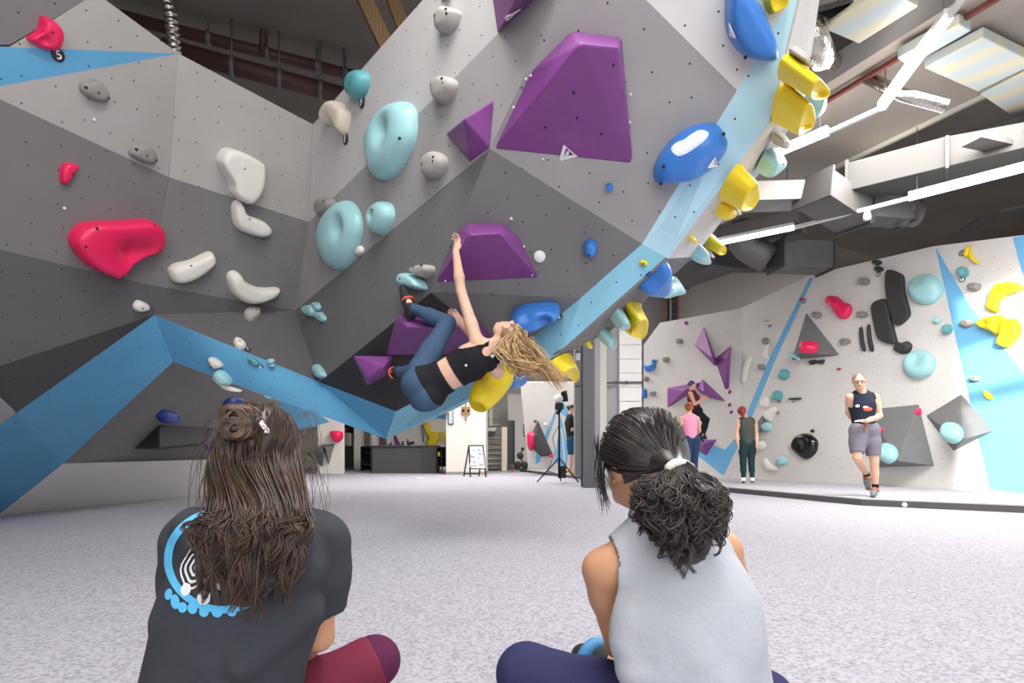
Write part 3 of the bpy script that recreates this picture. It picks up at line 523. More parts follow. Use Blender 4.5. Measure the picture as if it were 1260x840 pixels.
hold([(750,393),(755,384),(762,379),(767,383),(762,391)], SL, 0.145, 'aqua', 'pale aqua hold left of the large yellow cupped hold', AG); hold([(734,413),(739,406),(746,403),(751,408),(748,416),(741,419)], SL, 0.145, 'aqua', 'pale aqua hold above the steel post, lowest on the edge', AG)
hold([(971,60),(980,57),(985,64),(981,73),(973,69)], SU, 0.102, 'stone_light', 'stone-grey hold on the edge above the yellow pair', GP, bolts=[(978,61)]); hold([(949,172),(951,163),(961,162),(961,169),(954,177)], SU, 0.102, 'stone_light', 'stone-grey hold on the edge below the yellow pair', GP, bolts=[(954,166)])
hold(rnd(898, 253, 4, 5), SU, .1, 'stone_light', 'stone-grey hold beside the small yellow one midway', GP)
hold([(866,306),(868,303),(872,309),(869,312)], SU, 0.085, 'white_hold', 'small white hold under the pale aqua at the fold', GP)
lathe('wall_disc', LU.at(870, 207), LU.n, [(0, .01), (.01, .01), (.012, 0)], M('cream'), None, 10, label='tiny pale button on the blue stripe', cat='disc')
# ---- right wall
GW = 'moulded holds on the far climbing wall'
def pyr(base, top, lab, m='purple', pl=W1, h=.35, grp=VG): return volume(base, [(top[0], top[1], h)]+[t for t in top[2:]], pl, m, lab, grp, .015)
pyr([(866,401),(854,424),(880,451),(883,446)], (877,441), 'tall purple volume highest on the far left wall')
pyr([(900,425),(879,441),(892,479),(897,479)], (895,440), 'purple wedge volume pointing down, right of the highest purple one')
pyr([(821,477),(848,472),(862,470),(850,484),(821,502)], (843,480), 'purple volume left of the climber with violet hair', h=.4)
pyr([(856,476),(865,466),(894,494),(866,488)], (866,482), 'purple volume held by the climber with violet hair', h=.4); pyr([(858,541),(883,540),(869,561),(861,556)], (866,546), 'purple volume under the shoe of the violet-haired climber', h=.3)
for x, y, nm in ((898,482,'upper of three'),(898,498,'middle of three'),(900,507,'lowest of three')): hold(rnd(x, y, 1.8, 2.6, 6, .5), W1, .05, 'purple', 'tiny purple foothold, '+nm+' on the far wall', GW, k=2)
hold(rnd(844.7, 397.5, 2.2, 2.4, 6), W1, .06, 'purple', 'tiny purple hold near the top left of the far wall', GW, k=2)
GSP = ((837,420,4,3.4,W1,'near the top of the far left wall'),(820,442.5,3.8,3.6,W1,'left of the tall purple volume'),(796,466,3,3,W1,'beside the white column'),(804.5,484,3.6,3.4,W1,'left of the lower purple volumes'),(943,419.5,3.4,4.4,W2,'above the white curved hold'),(938,451.5,4,4,W2,'beside the thin blue stripe'),
       (1006,387.5,5.8,4.2,W2,'right of the pyramid tip'),(1041,420,6,4.2,W2,'right of the pyramid corner'),(1062,387,6.2,4.4,W2,'left of the black slabs'),(1064.5,346.5,6.4,4.4,W2,'left of the two small black holds'),(1200,352.5,8,5,W2,'under the numbered teal hold'),(1191,398,8,5,W2,'on the wide blue triangle'),(1201,466,6,3.6,W2,'low on the wide blue triangle'))
for x, y, rx, ry, pl, lab in GSP: hold(rnd(x, y, rx, ry, 8, .1, .1), pl, .12, 'stone', 'rounded stone-grey hold '+lab, GW, bolts=[(x+1, y-.5)], k=3)
hold([(942,393),(945,396),(948,395),(952,394),(951,398),(946.5,399),(943,397)], W2, 0.0525, 'white_hold', 'small white bone-shaped hold high on the far wall', GW); tag(947, 399.8, 2.6, W2, '0', 'small tag under the white bone-shaped hold', True, off=.001)
hold([(948,424),(945,431),(945,437),(947,442),(944,443),(940,437),(942,429),(946,423)], W2, 0.075, 'white_hold', 'white curved hold left of the thin blue stripe', GW, k=3); hold([(923,439.5),(925,442),(921,454),(919,467),(916,472),(913.5,469),(914,458),(917,447)], W2, 0.0675, 'white_hold', 'long white sausage hold, tallest on the far wall', GW, k=3)
hold([(937,495),(940,490),(948,487),(948,494),(945,501),(939,501)], W2, 0.105, 'white_hold', 'white rounded hold, upper of a pair beside the grey wedge', GW, k=3); hold([(940,509),(946,504),(954,500),(957,505),(952,513),(949,519),(942,515)], W2, 0.105, 'white_hold', 'white rounded hold, lower of a pair beside the grey wedge', GW, k=3)
hold(rnd(936.5, 547.5, 6, 6.3), W2, 0.0975, 'white_hold', 'white ball hold by the hand of the woman in olive', GW, k=3); hold([(941,565),(944,564),(949,571),(958,574),(957,579),(949,579),(943,574)], W2, 0.09, 'white_hold', 'white banana hold near the mat', GW, k=3)
for x, y, r, lab, m_ in ((965.5,460.5,6.6,'dark teal ball hold, upper of two','teal'),(957.3,486.5,6.6,'dark teal ball hold, lower of two','teal'),(945,525,5.8,'aqua ball hold under the white pair','aqua'),(963.5,567,6,'aqua ball hold near the mat beside the white banana','aqua'),(1153.5,394,4.4,'small aqua ball hold under the upper big aqua disc','aqua'),(1166.8,404.8,6,'teal ball hold on the edge of the blue triangle','teal'),(1186,335,6.6,'teal ball hold above a number tag','teal')):
    hold(rnd(x, y, r, r, 8, 0, .03), W2, .14 if r > 5 else .08, m_, lab, GW, dents=[(x-r*.8, y-r*.2, 2.4, .09)] if m_ == 'teal' and x < 1000 else (), k=3)
tag(959, 493, 2.4, W2, '3', 'tiny tag under the lower dark teal ball', True); tag(956.5, 507.5, 2.4, W2, '2', 'tiny tag beside the white pair', True)
pyr([(944,502),(931,520),(920,570),(925,569)], (935,530), 'slim grey wedge volume behind the woman in olive', 'volume_grey', W2, 0.15, 'grey faceted volumes')
pyr([(992,384),(974,443),(1034,437)], (986,434), 'dark grey pyramid volume holding a pink hold', 'volume_grey', W2, 0.27, 'grey faceted volumes')
pf = Plane(W2.at(992, 384), W2.at(986, 434, .45), W2.at(1034, 437))
hold([(983,425),(987,422.5),(1000,423),(1006,424),(1007,428),(1004,434),(990,434.5),(984,431)], pf, .16, 'pink', 'pink rounded hold on the dark grey pyramid', GW, k=3); hold([(979,435),(984,434.5),(992,440),(991,443.5),(984,440)], W2, 0.09, 'aqua', 'pale aqua hold under the left corner of the pyramid', GW, off=.2)
hold([(996,444),(1003,442.5),(1008,443.5),(1015,442),(1013,448),(1006,447),(998,449)], W2, 0.06, 'black_hold', 'black bone-shaped hold below the pyramid', GW, k=3); hold([(972,489.6),(985.5,489),(985,491.4),(973,491.6)], W2, 0.06, 'black_hold', 'thin black bar hold with small tags left of the man', GW, k=2)
tag(976, 493, 2.2, W2, '1', 'tiny tag under the thin black bar hold', True)
hold([(1017,367.5),(1022,364),(1031,365),(1038,371),(1047,375),(1049,382),(1044,391),(1036,392.5),(1030,387),(1025,378),(1018,373)], W2, 0.12, 'pink', 'pink two-lobed hold right of the pyramid tip', GW, dents=[(1030,375,4,-.06)])
hold(rnd(986, 368.5, 1.8, 2.4, 6), W2, 0.045, 'red', 'tiny red hold beside the thin blue stripe', GW, k=2); tag(989, 370.3, 3, W2, '6', 'tag right of the tiny red hold', True); hold(rnd(1032.5, 454, 2.3, 1.6, 6), W2, 0.045, 'red', 'tiny red hold above the man’s head', GW, k=2)
hold(rnd(1080, 323, 5.8, 3.4), W2, 0.09, 'black_hold', 'upper of two small black holds near the wall top', GW, k=3); hold(rnd(1082.3, 331, 5.2, 3.6), W2, 0.09, 'black_hold', 'lower of two small black holds near the wall top', GW, k=3); tag(1080.7, 337.3, 3, W2, '5', 'tag under the two small black holds', True)
hold([(1092,335),(1097,332),(1106,335),(1113,340),(1114,352),(1115,362),(1121,383),(1119,391),(1109,400),(1102,397),(1096,381),(1092,362),(1091,349)], W2, 0.09, 'black_hold', 'tall black slab hold, the upper right one of two', GW, 'slab', bolts=[(1102,340)], k=3)
hold([(1074,380),(1076,373),(1081,370),(1091,368),(1095,378),(1098,393),(1105,420),(1103,423),(1094,423),(1082,416),(1077,397)], W2, 0.09, 'black_hold', 'tall black slab hold with chalk, the lower left one of two', GW, 'slab', k=3)
hold([(1068,402),(1071,400),(1073,416),(1076,430),(1072,432),(1069,420)], W2, 0.06, 'black_hold', 'thin upright black bar hold, right one of two', GW, k=3); hold([(1058.5,405),(1061.5,403),(1063.5,419),(1066,430),(1062.5,432),(1059.5,422)], W2, 0.06, 'black_hold', 'thin upright black bar hold, left one of two', GW, k=3)
hold([(1100,429),(1105,421),(1112,422),(1117,419.5),(1123,425),(1119,434),(1108,435)], W2, 0.105, 'black_hold', 'black kidney hold under the tall black slabs', GW, k=3)
hold(rnd(1140, 355.7, 21.3, 19, 12, 0, .02), W2, 0.18, 'aqua', 'upper big aqua disc hold beside the blue triangle', GW, dents=[(1134,344,8,.08)], k=3); hold(rnd(1132.5, 448, 20, 18, 12, 0, .02), W2, 0.18, 'aqua', 'lower big aqua disc hold with a dimple', GW, dents=[(1132,440,9,.1)], k=3)
tag(1183.7, 343.7, 3.6, W2, '1', 'tag under the teal ball hold near the wall top', True)
hold([(1193,302),(1189.5,306),(1187,313),(1191,317),(1194,311),(1195,304)], W2, 0.075, 'yellow', 'upper of two small yellow banana holds', GW, k=3); hold([(1194,311),(1197,310.5),(1199,317),(1206,323),(1202,324.5),(1195,318.5)], W2, 0.075, 'yellow', 'lower of two small yellow banana holds', GW, k=3); tag(1184, 311.5, 3.6, W2, '6', 'tag left of the small yellow bananas', True)
hold([(1217,379.5),(1218,371),(1220,364),(1228.5,349.5),(1254,348),(1259,357),(1246,360.5),(1236,366),(1231,373),(1229.5,384)], W2, 0.12, 'yellow', 'yellow boomerang hold at the right edge', GW, 'slab', k=2)
hold([(1203,397.6),(1210.5,392),(1234,387.5),(1235,396.7),(1232,412),(1222,408),(1207,403)], W2, 0.18, 'yellow', 'yellow cone hold with a hollow, under the boomerang', GW, dents=[(1215,399,4,.1)], k=3); hold([(1237,395),(1250.5,393),(1257,402),(1256,414),(1243,427),(1230.5,424),(1234,412)], W2, 0.156, 'yellow', 'yellow faceted hold at the right edge, right of the cone', GW, 'slab', bolts=[(1229,425)], k=2)
hold([(974.5,549),(979,538),(991,533),(1002,537),(1007,545),(1004,557.5),(993,565),(981,558)], W2, 0.156, 'gloss_black', 'glossy black bowl-shaped hold left of the man', GW, dents=[(986,547,8,.06)], k=5); hold(rnd(1000.3, 530, 2.2, 2.2, 6), W2, 0.0525, 'gloss_black', 'tiny black ball hold above the glossy black bowl', GW, k=2)
gv = volume([(1070,503),(1131,497),(1150,573),(1074,575)], [(1104,567,.5)], W2, 'volume_grey', 'large grey volume behind the man', 'grey faceted volumes', .015)
gd = volume([(1139,511),(1183,484.5),(1222.6,530),(1173,555)], [(1184,541,.4)], W2, 'volume_grey', 'grey diamond volume on the edge of the blue triangle', 'grey faceted volumes', .015)
p1 = Plane(W2.at(1070, 503), W2.at(1131, 497), W2.at(1104, 567, .5)); p2 = Plane(W2.at(1139, 511), W2.at(1183, 484.5), W2.at(1184, 541, .4))
hold(rnd(1093.5, 558, 12, 12, 12, 0, .02), p1, 0.156, 'aqua', 'aqua ball hold on the large grey volume behind the man', GW, k=3); hold(rnd(1173, 533, 12.8, 12.8, 12, 0, .02), p2, 0.156, 'aqua', 'aqua ball hold on the grey diamond volume', GW, k=3)
hold([(1127,509),(1130,503),(1133,502),(1134,510),(1129,511)], W2, 0.09, 'pink', 'pink hold at the top right corner of the large grey volume', GW, k=2); hold(rnd(1084.8, 529, 3.2, 3), p1, 0.06, 'pink', 'small pink hold beside the man’s shorts', GW, k=2)
hold([(1211,482),(1214,480),(1220,485),(1223,490),(1219,492),(1213,489)], W2, 0.06, 'yellow', 'small yellow-orange foothold on the wide blue triangle', GW, k=3)
hold([(793,449),(799,450),(806,447),(807,453),(801,457),(795,456)], W1, .12, 'hold_blue', 'blue two-lobed hold at the left end of the far wall', GW, k=3); hold(rnd(805, 444.3, 3, 2.6), W1, .07, 'hold_blue', 'small round blue hold above the two-lobed one', GW, k=2); tag(808, 444.6, 2.2, W1, '2', 'tag at the small round blue hold', True)
hold([(792,478),(796,480),(796,489),(792,489)], W1, .1, 'hold_blue', 'blue hold half hidden by the white column', GW, k=2)
# ---------------------------------------------------------------- people: smooth blended surfaces grown from a posed skeleton
def nrm(a): a = np.asarray(a, float); return a/max(np.linalg.norm(a), 1e-9)
class Prim:
    """rounded cone a-b (radii ra, rb), squeezed to f along direction w; or an ellipsoid; cuts = [(point, normal)] remove the side the normal points to"""
    def __init__(s, name, a, b, ra, rb, w=None, f=1.0, cuts=(), E=None):
        s.name, s.a, s.b, s.ra, s.rb, s.w, s.f, s.cuts, s.E = name, np.array(a, float), np.array(b, float), ra, rb, (None if w is None else nrm(w)), f, list(cuts), E
    def grow(s, d, cuts=None):
        if s.E is not None: return Prim(s.name, s.a, s.b, s.ra, s.rb, s.w, s.f, s.cuts if cuts is None else cuts, (s.E[0]+d, s.E[1]))
        f = s.f if s.w is None else (s.f*max(s.ra, s.rb)+d)/(max(s.ra, s.rb)+d)
        return Prim(s.name, s.a, s.b, s.ra+d, s.rb+d, s.w, f, s.cuts if cuts is None else cuts)
    def box(s):
        if s.E is not None: r = max(s.E[0]); return s.a-r, s.a+r
        r = max(s.ra, s.rb); return np.minimum(s.a, s.b)-r, np.maximum(s.a, s.b)+r
    def d(s, P):
        if s.E is not None:
            q = (P-s.a)@s.E[1].T; r = s.E[0]; k0 = np.sqrt(((q/r)**2).sum(-1))+1e-9; k1 = np.sqrt(((q/(r*r))**2).sum(-1))+1e-9
            v_ = k0*(k0-1)/k1
        else:
            ba = s.b-s.a; q = P-s.a; L2_ = max(float(ba@ba), 1e-9); t = np.clip(q@ba/L2_, 0, 1); q = q-t[..., None]*ba
            l2 = (q*q).sum(-1)
            if s.w is not None: l2 = l2+(q@s.w)**2*(1/s.f**2-1)
            v_ = np.sqrt(l2)-(s.ra+(s.rb-s.ra)*t)
        for p, n in s.cuts: v_ = np.maximum(v_, (P-np.asarray(p, float))@nrm(n))
        return v_
def ell(name, c, r, R, cuts=()): return Prim(name, c, c, 0, 0, cuts=cuts, E=(np.array(r, float), np.array(R, float)))
def surfnet(prims, h, k=.02, minus=(), cuts=()):
    lo = np.min([p.box()[0] for p in prims], 0)-2.5*h; hi = np.max([p.box()[1] for p in prims], 0)+2.5*h
    n = np.ceil((hi-lo)/h).astype(int)+1; ax = [lo[i]+np.arange(n[i])*h for i in range(3)]
    D = np.full(n, .3, np.float32)
    for pr in prims:
        a, b = pr.box(); i0 = np.maximum(((a-k-2*h-lo)/h).astype(int), 0); i1 = np.minimum(((b+k+2*h-lo)/h).astype(int)+2, n)
        P = np.stack(np.meshgrid(*[ax[i][i0[i]:i1[i]] for i in range(3)], indexing='ij'), -1)
        sl = tuple(slice(i0[i], i1[i]) for i in range(3)); d = pr.d(P).astype(np.float32); o = D[sl]
        kk = min(k, .35*max(pr.ra, pr.rb)) if pr.E is None else k
        hh = np.maximum(kk-np.abs(o-d), 0)/max(kk, 1e-6); D[sl] = np.minimum(o, d)-hh*hh*kk*.25
    if cuts:
        P = np.stack(np.meshgrid(*ax, indexing='ij'), -1)
        for p, nn in cuts: D = np.maximum(D, ((P-np.asarray(p, float))@nrm(nn)).astype(np.float32))
    for pr in minus:
        P = np.stack(np.meshgrid(*ax, indexing='ij'), -1); D = np.maximum(D, -pr.d(P).astype(np.float32))
    S = D < 0; c = tuple(m-1 for m in n)
    cor = [(i, j, l) for i in (0, 1) for j in (0, 1) for l in (0, 1)]
    sub = lambda A, q: A[q[0]:q[0]+c[0], q[1]:q[1]+c[1], q[2]:q[2]+c[2]]
    cnt = sum(sub(S, q).astype(np.int8) for q in cor); act = (cnt > 0) & (cnt < 8)
    idx = np.argwhere(act); vid = np.full(c, -1, np.int32); vid[act] = np.arange(len(idx))
    acc = np.zeros((len(idx), 3)); num = np.zeros(len(idx))
    for q in cor:
        for a in range(3):
            if q[a]: continue
            r = list(q); r[a] = 1
            d0 = D[idx[:, 0]+q[0], idx[:, 1]+q[1], idx[:, 2]+q[2]]; d1 = D[idx[:, 0]+r[0], idx[:, 1]+r[1], idx[:, 2]+r[2]]
            m = (d0 < 0) != (d1 < 0); t = np.where(m, d0/np.where(m, d0-d1, 1), 0)
            pos = np.tile(np.array(q, float), (len(idx), 1)); pos[:, a] = t
            acc[m] += pos[m]; num[m] += 1
    V = lo+(idx+acc/num[:, None])*h; Q = []
    for a in range(3):
        b, e = (a+1) % 3, (a+2) % 3
        s0 = [slice(1, -1)]*3; s1 = [slice(1, -1)]*3; s0[a] = slice(0, -1); s1[a] = slice(1, None)
        A, B = S[tuple(s0)], S[tuple(s1)]; E = np.argwhere(A != B)
        if not len(E): continue
        fl = A[tuple(E.T)]; off = np.array([1, 1, 1]); off[a] = 0; E = E+off
        def cell(db, de): w = E.copy(); w[:, b] += db; w[:, e] += de; return vid[w[:, 0], w[:, 1], w[:, 2]]
        q = np.stack([cell(-1, -1), cell(0, -1), cell(0, 0), cell(-1, 0)], 1); q[~fl] = q[~fl][:, ::-1]; Q.append(q)
    return V, np.concatenate(Q)
def strands(paths, r0, r1, k=4):
    """many tapering locks in one mesh; paths: S x N x 3"""
    P = np.asarray(paths, float); S, N, _ = P.shape
    T = np.gradient(P, axis=1); T /= np.linalg.norm(T, axis=2, keepdims=True)+1e-9
    ref = np.where(np.abs(T[..., 1:2]) < .9, np.array([0, 1, 0.]), np.array([1., 0, 0])); A = np.cross(T, ref); A /= np.linalg.norm(A, axis=2, keepdims=True)+1e-9; B = np.cross(T, A)
    u = np.linspace(0, 1, N); rad = (np.asarray(r0).reshape(-1, 1)*(1-u**2)+r1*u**2)*np.minimum(1, .35+u*4)
    an = np.arange(k)*2*math.pi/k
    V = P[:, :, None, :]+rad[:, :, None, None]*(A[:, :, None, :]*np.cos(an)[None, None, :, None]+B[:, :, None, :]*np.sin(an)[None, None, :, None])
    V = V.reshape(-1, 3); base = (np.arange(S)*N*k)[:, None, None]+(np.arange(N-1)*k)[None, :, None]
    j = np.arange(k)[None, None, :]; j2 = (np.arange(k)+1) % k; j2 = j2[None, None, :]
    F_ = np.stack([base+j, base+j2, base+k+j2, base+k+j], -1).reshape(-1, 4)
    return V, F_
def smoothpath(ctrl, n):
    P = np.asarray(ctrl, float); m = len(P); out = []
    Q = np.vstack([2*P[0]-P[1], P, 2*P[-1]-P[-2]])
    for u in np.linspace(0, m-1-1e-6, n):
        i = int(u); t = u-i; a, b, c, d = Q[i], Q[i+1], Q[i+2], Q[i+3]
        out.append(.5*((2*b)+(-a+c)*t+(2*a-5*b+4*c-d)*t*t+(-a+3*b-3*c+d)*t**3))
    return np.array(out)
def rot(v_, ax, a):
    v_, ax = np.asarray(v_, float), nrm(ax); return v_*math.cos(a)+np.cross(ax, v_)*math.sin(a)+ax*(ax@v_)*(1-math.cos(a))
def hand(out, wr_, d, palm, thumb_side, curl=.5, s=1.0, spread=.06):
    """palm with four unequal fingers and a thumb; d: direction of the fingers, palm: the way the palm faces"""
    d = nrm(d); palm = nrm(np.asarray(palm)-d*(np.asarray(palm)@d)); side = np.cross(d, palm); side *= 1 if side@np.asarray(thumb_side) > 0 else -1
    wr_ = np.array(wr_); out.append(Prim('hand', wr_, wr_+d*.035*s, .024*s, .034*s, palm, .62)); out.append(Prim('hand', wr_+d*.03*s, wr_+d*.075*s, .036*s, .038*s, palm, .42))
    for i, (o, L) in enumerate(((.027, .07), (.009, .078), (-.009, .073), (-.026, .057))):
        p = wr_+d*(.088-abs(o-.005)*.25)*s+side*o*s; q = rot(d, palm, 0)+side*o/.027*spread; q = nrm(q); ax = np.cross(palm, q)*-1
        for j, (fr, r) in enumerate(((.44, .0088), (.31, .0078), (.25, .007))):
            q = rot(q, ax, -curl*(.5 if j == 0 else 1)); e = p+q*L*fr*s; out.append(Prim('hand', p, e, r*s, (r-.0006)*s)); p = e
    p = wr_+d*.022*s+side*.028*s; q = nrm(d*.75+side*.75+palm*.25)
    for fr, r in ((.036, .0115), (.03, .0095), (.024, .0082)):
        e = p+q*fr*s; out.append(Prim('hand', p, e, r*s, (r-.001)*s)); p = e; q = nrm(q+palm*.3*curl+d*.25)
def headprims(out, c, up, fw, s=1.0, face=True):
    up, fw = nrm(up), nrm(fw); fw = nrm(fw-up*(fw@up)); sd = np.cross(fw, up); c = np.array(c); R = np.stack([sd, fw, up])
    out.append(ell('head', c+up*.02*s-fw*.012*s, (.074*s, .092*s, .085*s), R)); out.append(ell('head', c-up*.03*s+fw*.022*s, (.06*s, .066*s, .088*s), R))
    out.append(Prim('head', c-up*.085*s+fw*.055*s-sd*.012*s, c-up*.085*s+fw*.055*s+sd*.012*s, .024*s, .024*s))
    if face:
        out.append(Prim('head', c+up*.01*s+fw*.082*s, c-up*.032*s+fw*.103*s, .009*s, .013*s)); out.append(Prim('head', c-up*.034*s+fw*.092*s-sd*.012*s, c-up*.034*s+fw*.092*s+sd*.012*s, .009*s, .009*s))
        out.append(Prim('head', c+up*.022*s+fw*.076*s-sd*.042*s, c+up*.022*s+fw*.076*s+sd*.042*s, .012*s, .012*s)); out.append(Prim('head', c-up*.058*s+fw*.085*s-sd*.02*s, c-up*.058*s+fw*.085*s+sd*.02*s, .009*s, .009*s))
    for g in (-1, 1):
        e = c+sd*g*.075*s-fw*.012*s-up*.008*s; Re = np.stack([sd, fw, up]); out.append(ell('ear', e, (.011*s, .019*s, .031*s), Re))
def facebits(root, c, up, fw, s=1.0, glasses=False, skin_lip='lip'):
    up, fw = nrm(up), nrm(fw); fw = nrm(fw-up*(fw@up)); sd = np.cross(fw, up); c = np.array(c)
    for g in (-1, 1):
        e = c+up*.004*s+fw*.073*s+sd*g*.031*s
        V, F_ = surfnet([ell('e', e, (.013*s, .012*s, .009*s), np.stack([sd, fw, up]))], .004*s); eo = mk('eye', V, F_, M('eye'), root, True)
        lathe('iris', e+fw*.0105*s, fw, [(0, .006*s), (.002, .005*s), (.002, 0)], M('iris'), eo, 8)
        V, F_ = tube([e+up*.02*s-sd*g*.018*s+fw*.012*s, e+up*.024*s+fw*.014*s, e+up*.018*s+sd*g*.02*s+fw*.006*s], .004*s, 6); mk('eyebrow', V, F_, M('hair_dark'), root, True)
        if glasses:
            ring = [e+fw*.026*s+sd*math.cos(a)*.022*s+up*math.sin(a)*.017*s for a in np.linspace(0, 2*math.pi, 15)]
            V, F_ = tube(ring, .0028*s, 5); go = mk('glasses', V, F_, M('lens'), root, True)
            V, F_ = tube([e+fw*.026*s+sd*g*.022*s, e+fw*.01*s+sd*g*.043*s, e-fw*.08*s+sd*g*.046*s], .0026*s, 5); mk('temple', V, F_, M('lens'), go, True)
    V, F_ = tube([c-up*.058*s+fw*.093*s+sd*x*s-fw*abs(x)*.3*s for x in (-.022, -.01, 0, .01, .022)], [.003*s, .006*s, .0065*s, .006*s, .003*s], 6); mk('mouth', V, F_, M(skin_lip), root, True)
def body_prims(J, fem=True, s=1.0):
    """J: world joints. returns the list of named primitives of a figure"""
    o = []; g = lambda k: np.array(J[k], float); f = nrm(J['f']); pel, che, nk, hd = g('pel'), g('che'), g('neck'), g('head')
    up = nrm(nk-pel); fr = nrm(f-up*(f@up)); sd = np.cross(fr, up)
    w, ch = (.118, .135) if fem else (.135, .158)
    o.append(Prim('hips', pel-sd*.055*s-up*.02*s, pel+sd*.055*s-up*.02*s, .115*s, .115*s, fr, .86)); o.append(Prim('torso', pel, pel+(che-pel)*.6, w*1.06*s, w*s, fr, .76)); o.append(Prim('torso', pel+(che-pel)*.55, che, w*s, ch*s, fr, .76))
    o.append(Prim('torso', che, che+(nk-che)*.55, ch*s, ch*.82*s, fr, .68)); sl, sr = g('sl'), g('sr')
    o.append(Prim('yoke', sl*.8+nk*.2-up*.015*s, sr*.8+nk*.2-up*.015*s, .056*s, .056*s)); o.append(Prim('trap', nk+up*.03*s-fr*.012*s, sl*.75+nk*.25, .04*s, .04*s)); o.append(Prim('trap', nk+up*.03*s-fr*.012*s, sr*.75+nk*.25, .04*s, .04*s))
    if fem:
        for q in (-1, 1): o.append(ell('torso', che+fr*.085*s+sd*q*.062*s-up*.01*s, np.array((.058, .05, .056))*s, np.stack([sd, fr, up])))
    o.append(Prim('neck', nk-up*.02*s, nk+(hd-nk)*.75, .055*s if fem else .063*s, .05*s if fem else .058*s))
    headprims(o, hd, J.get('hup', up), J.get('hf', fr), s*J.get('hs', 1.0))
    m = 1.0 if fem else 1.18
    for q in 'lr':
        S_, E_, W_ = g('s'+q), g('e'+q), g('w'+q)
        o.append(Prim('uarm'+q, S_, S_+(E_-S_)*.35, .051*m*s, .047*m*s)); o.append(Prim('uarm'+q, S_+(E_-S_)*.3, E_, .047*m*s, .037*m*s)); o.append(Prim('farm'+q, E_, E_+(W_-E_)*.35, .036*m*s, .04*m*s)); o.append(Prim('farm'+q, E_+(W_-E_)*.35, W_, .04*m*s, .026*m*s))
        d = J.get('hd'+q, W_-E_); hand(o, W_, d, J.get('hp'+q, -fr), J.get('ht'+q, fr), J.get('hc'+q, .35), s*(1.0 if fem else 1.1))
        H_, K_, A_, T_ = g('h'+q), g('k'+q), g('a'+q), g('t'+q)
        o.append(Prim('thigh'+q, H_, H_+(K_-H_)*.45, .092*s, .078*s)); o.append(Prim('thigh'+q, H_+(K_-H_)*.4, K_, .078*s, .056*s)); kn = nrm(K_-H_)
        back = nrm((H_-K_)/np.linalg.norm(H_-K_)+(A_-K_)/np.linalg.norm(A_-K_)) if np.linalg.norm(np.cross(nrm(H_-K_), nrm(A_-K_))) > .12 else -nrm(T_-A_)
        o.append(Prim('shin'+q, K_, K_+(A_-K_)*.5, .055*s, .05*s)); o.append(Prim('shin'+q, K_+(A_-K_)*.12+back*.014*s, K_+(A_-K_)*.45+back*.018*s, .05*s, .046*s)); o.append(Prim('shin'+q, K_+(A_-K_)*.45, A_, .048*s, .034*s))
        t = nrm(T_-A_); o.append(Prim('foot'+q, A_-t*.03*s, A_+(T_-A_)*.6, .03*s, .033*s)); o.append(Prim('foot'+q, A_+(T_-A_)*.5, T_*.9+A_*.1, .033*s, .02*s))
    return o
def person(loc, label, group=None): return thing('person', loc, label, 'person', group)
def garment(name, root, prims, names, grow, h, m, k=.03, limbcuts={}, cuts=(), extra=(), **kw):
    sel = []
    for p in prims:
        if p.name in names:
            d = grow[p.name] if isinstance(grow, dict) and p.name in grow else (grow['*'] if isinstance(grow, dict) else grow)
            sel.append(p.grow(d, limbcuts.get(p.name)))
    V, F_ = surfnet(sel+list(extra), h, k, cuts=cuts)
    return mk(name, V, F_, M(m), root, True, **kw)
def shoe(root, J, q, s=1.0, m='black_matte', m2='sole', accent=None, ar=.009):
    A_, T_ = np.array(J['a'+q]), np.array(J['t'+q]); t = nrm(T_-A_); dn = nrm(J.get('dn'+q, (0, 0, -1))); dn = nrm(dn-t*(dn@t)); hl = A_+dn*.03*s-t*.045*s
    V, F_ = surfnet([Prim('s', hl, A_+(T_-A_)*.55+dn*.012*s, .042*s, .046*s), Prim('s', A_+(T_-A_)*.5+dn*.01*s, T_, .046*s, .033*s), Prim('s', A_-t*.01*s, A_-t*.01*s+dn*.02*s, .046*s, .046*s)], .007*s, .02)
    o = mk('shoe', V, F_, M(m), root, True)
    V, F_ = surfnet([Prim('s', hl+dn*.032*s, T_+dn*.022*s, .038*s, .03*s, dn, .35)], .007*s, .01); mk('sole', V, F_, M(m2), o, True)
    if accent:
        c = A_+(T_-A_)*.35; w = np.cross(t, dn); ring = [c+w*math.cos(a)*.051*s+dn*math.sin(a)*.047*s for a in np.linspace(math.pi*.95, math.pi*2.05, 11)]
        V, F_ = tube(ring, ar*s, 8); mk('strap', V, F_, M(accent), o, True)
    return o
def PJ(Y, d): return {k: (W(*q) if len(q) == 3 else W(q[0], q[1], Y)) for k, q in d.items()}
LEGS = ['hips', 'thighl', 'thighr', 'shinl', 'shinr']; TORSO = ['torso', 'yoke']
def lcut(J, q, a, b, t):   # a cut square across a limb at fraction t from joint a to joint b
    A_, B_ = np.array(J[a+q]), np.array(J[b+q]); return [(A_+(B_-A_)*t, B_-A_)]
def bodymesh(root, prims, h, m, k=.022): V, F_ = surfnet(prims, h, k); return mk('body', V, F_, M(m), root, True)

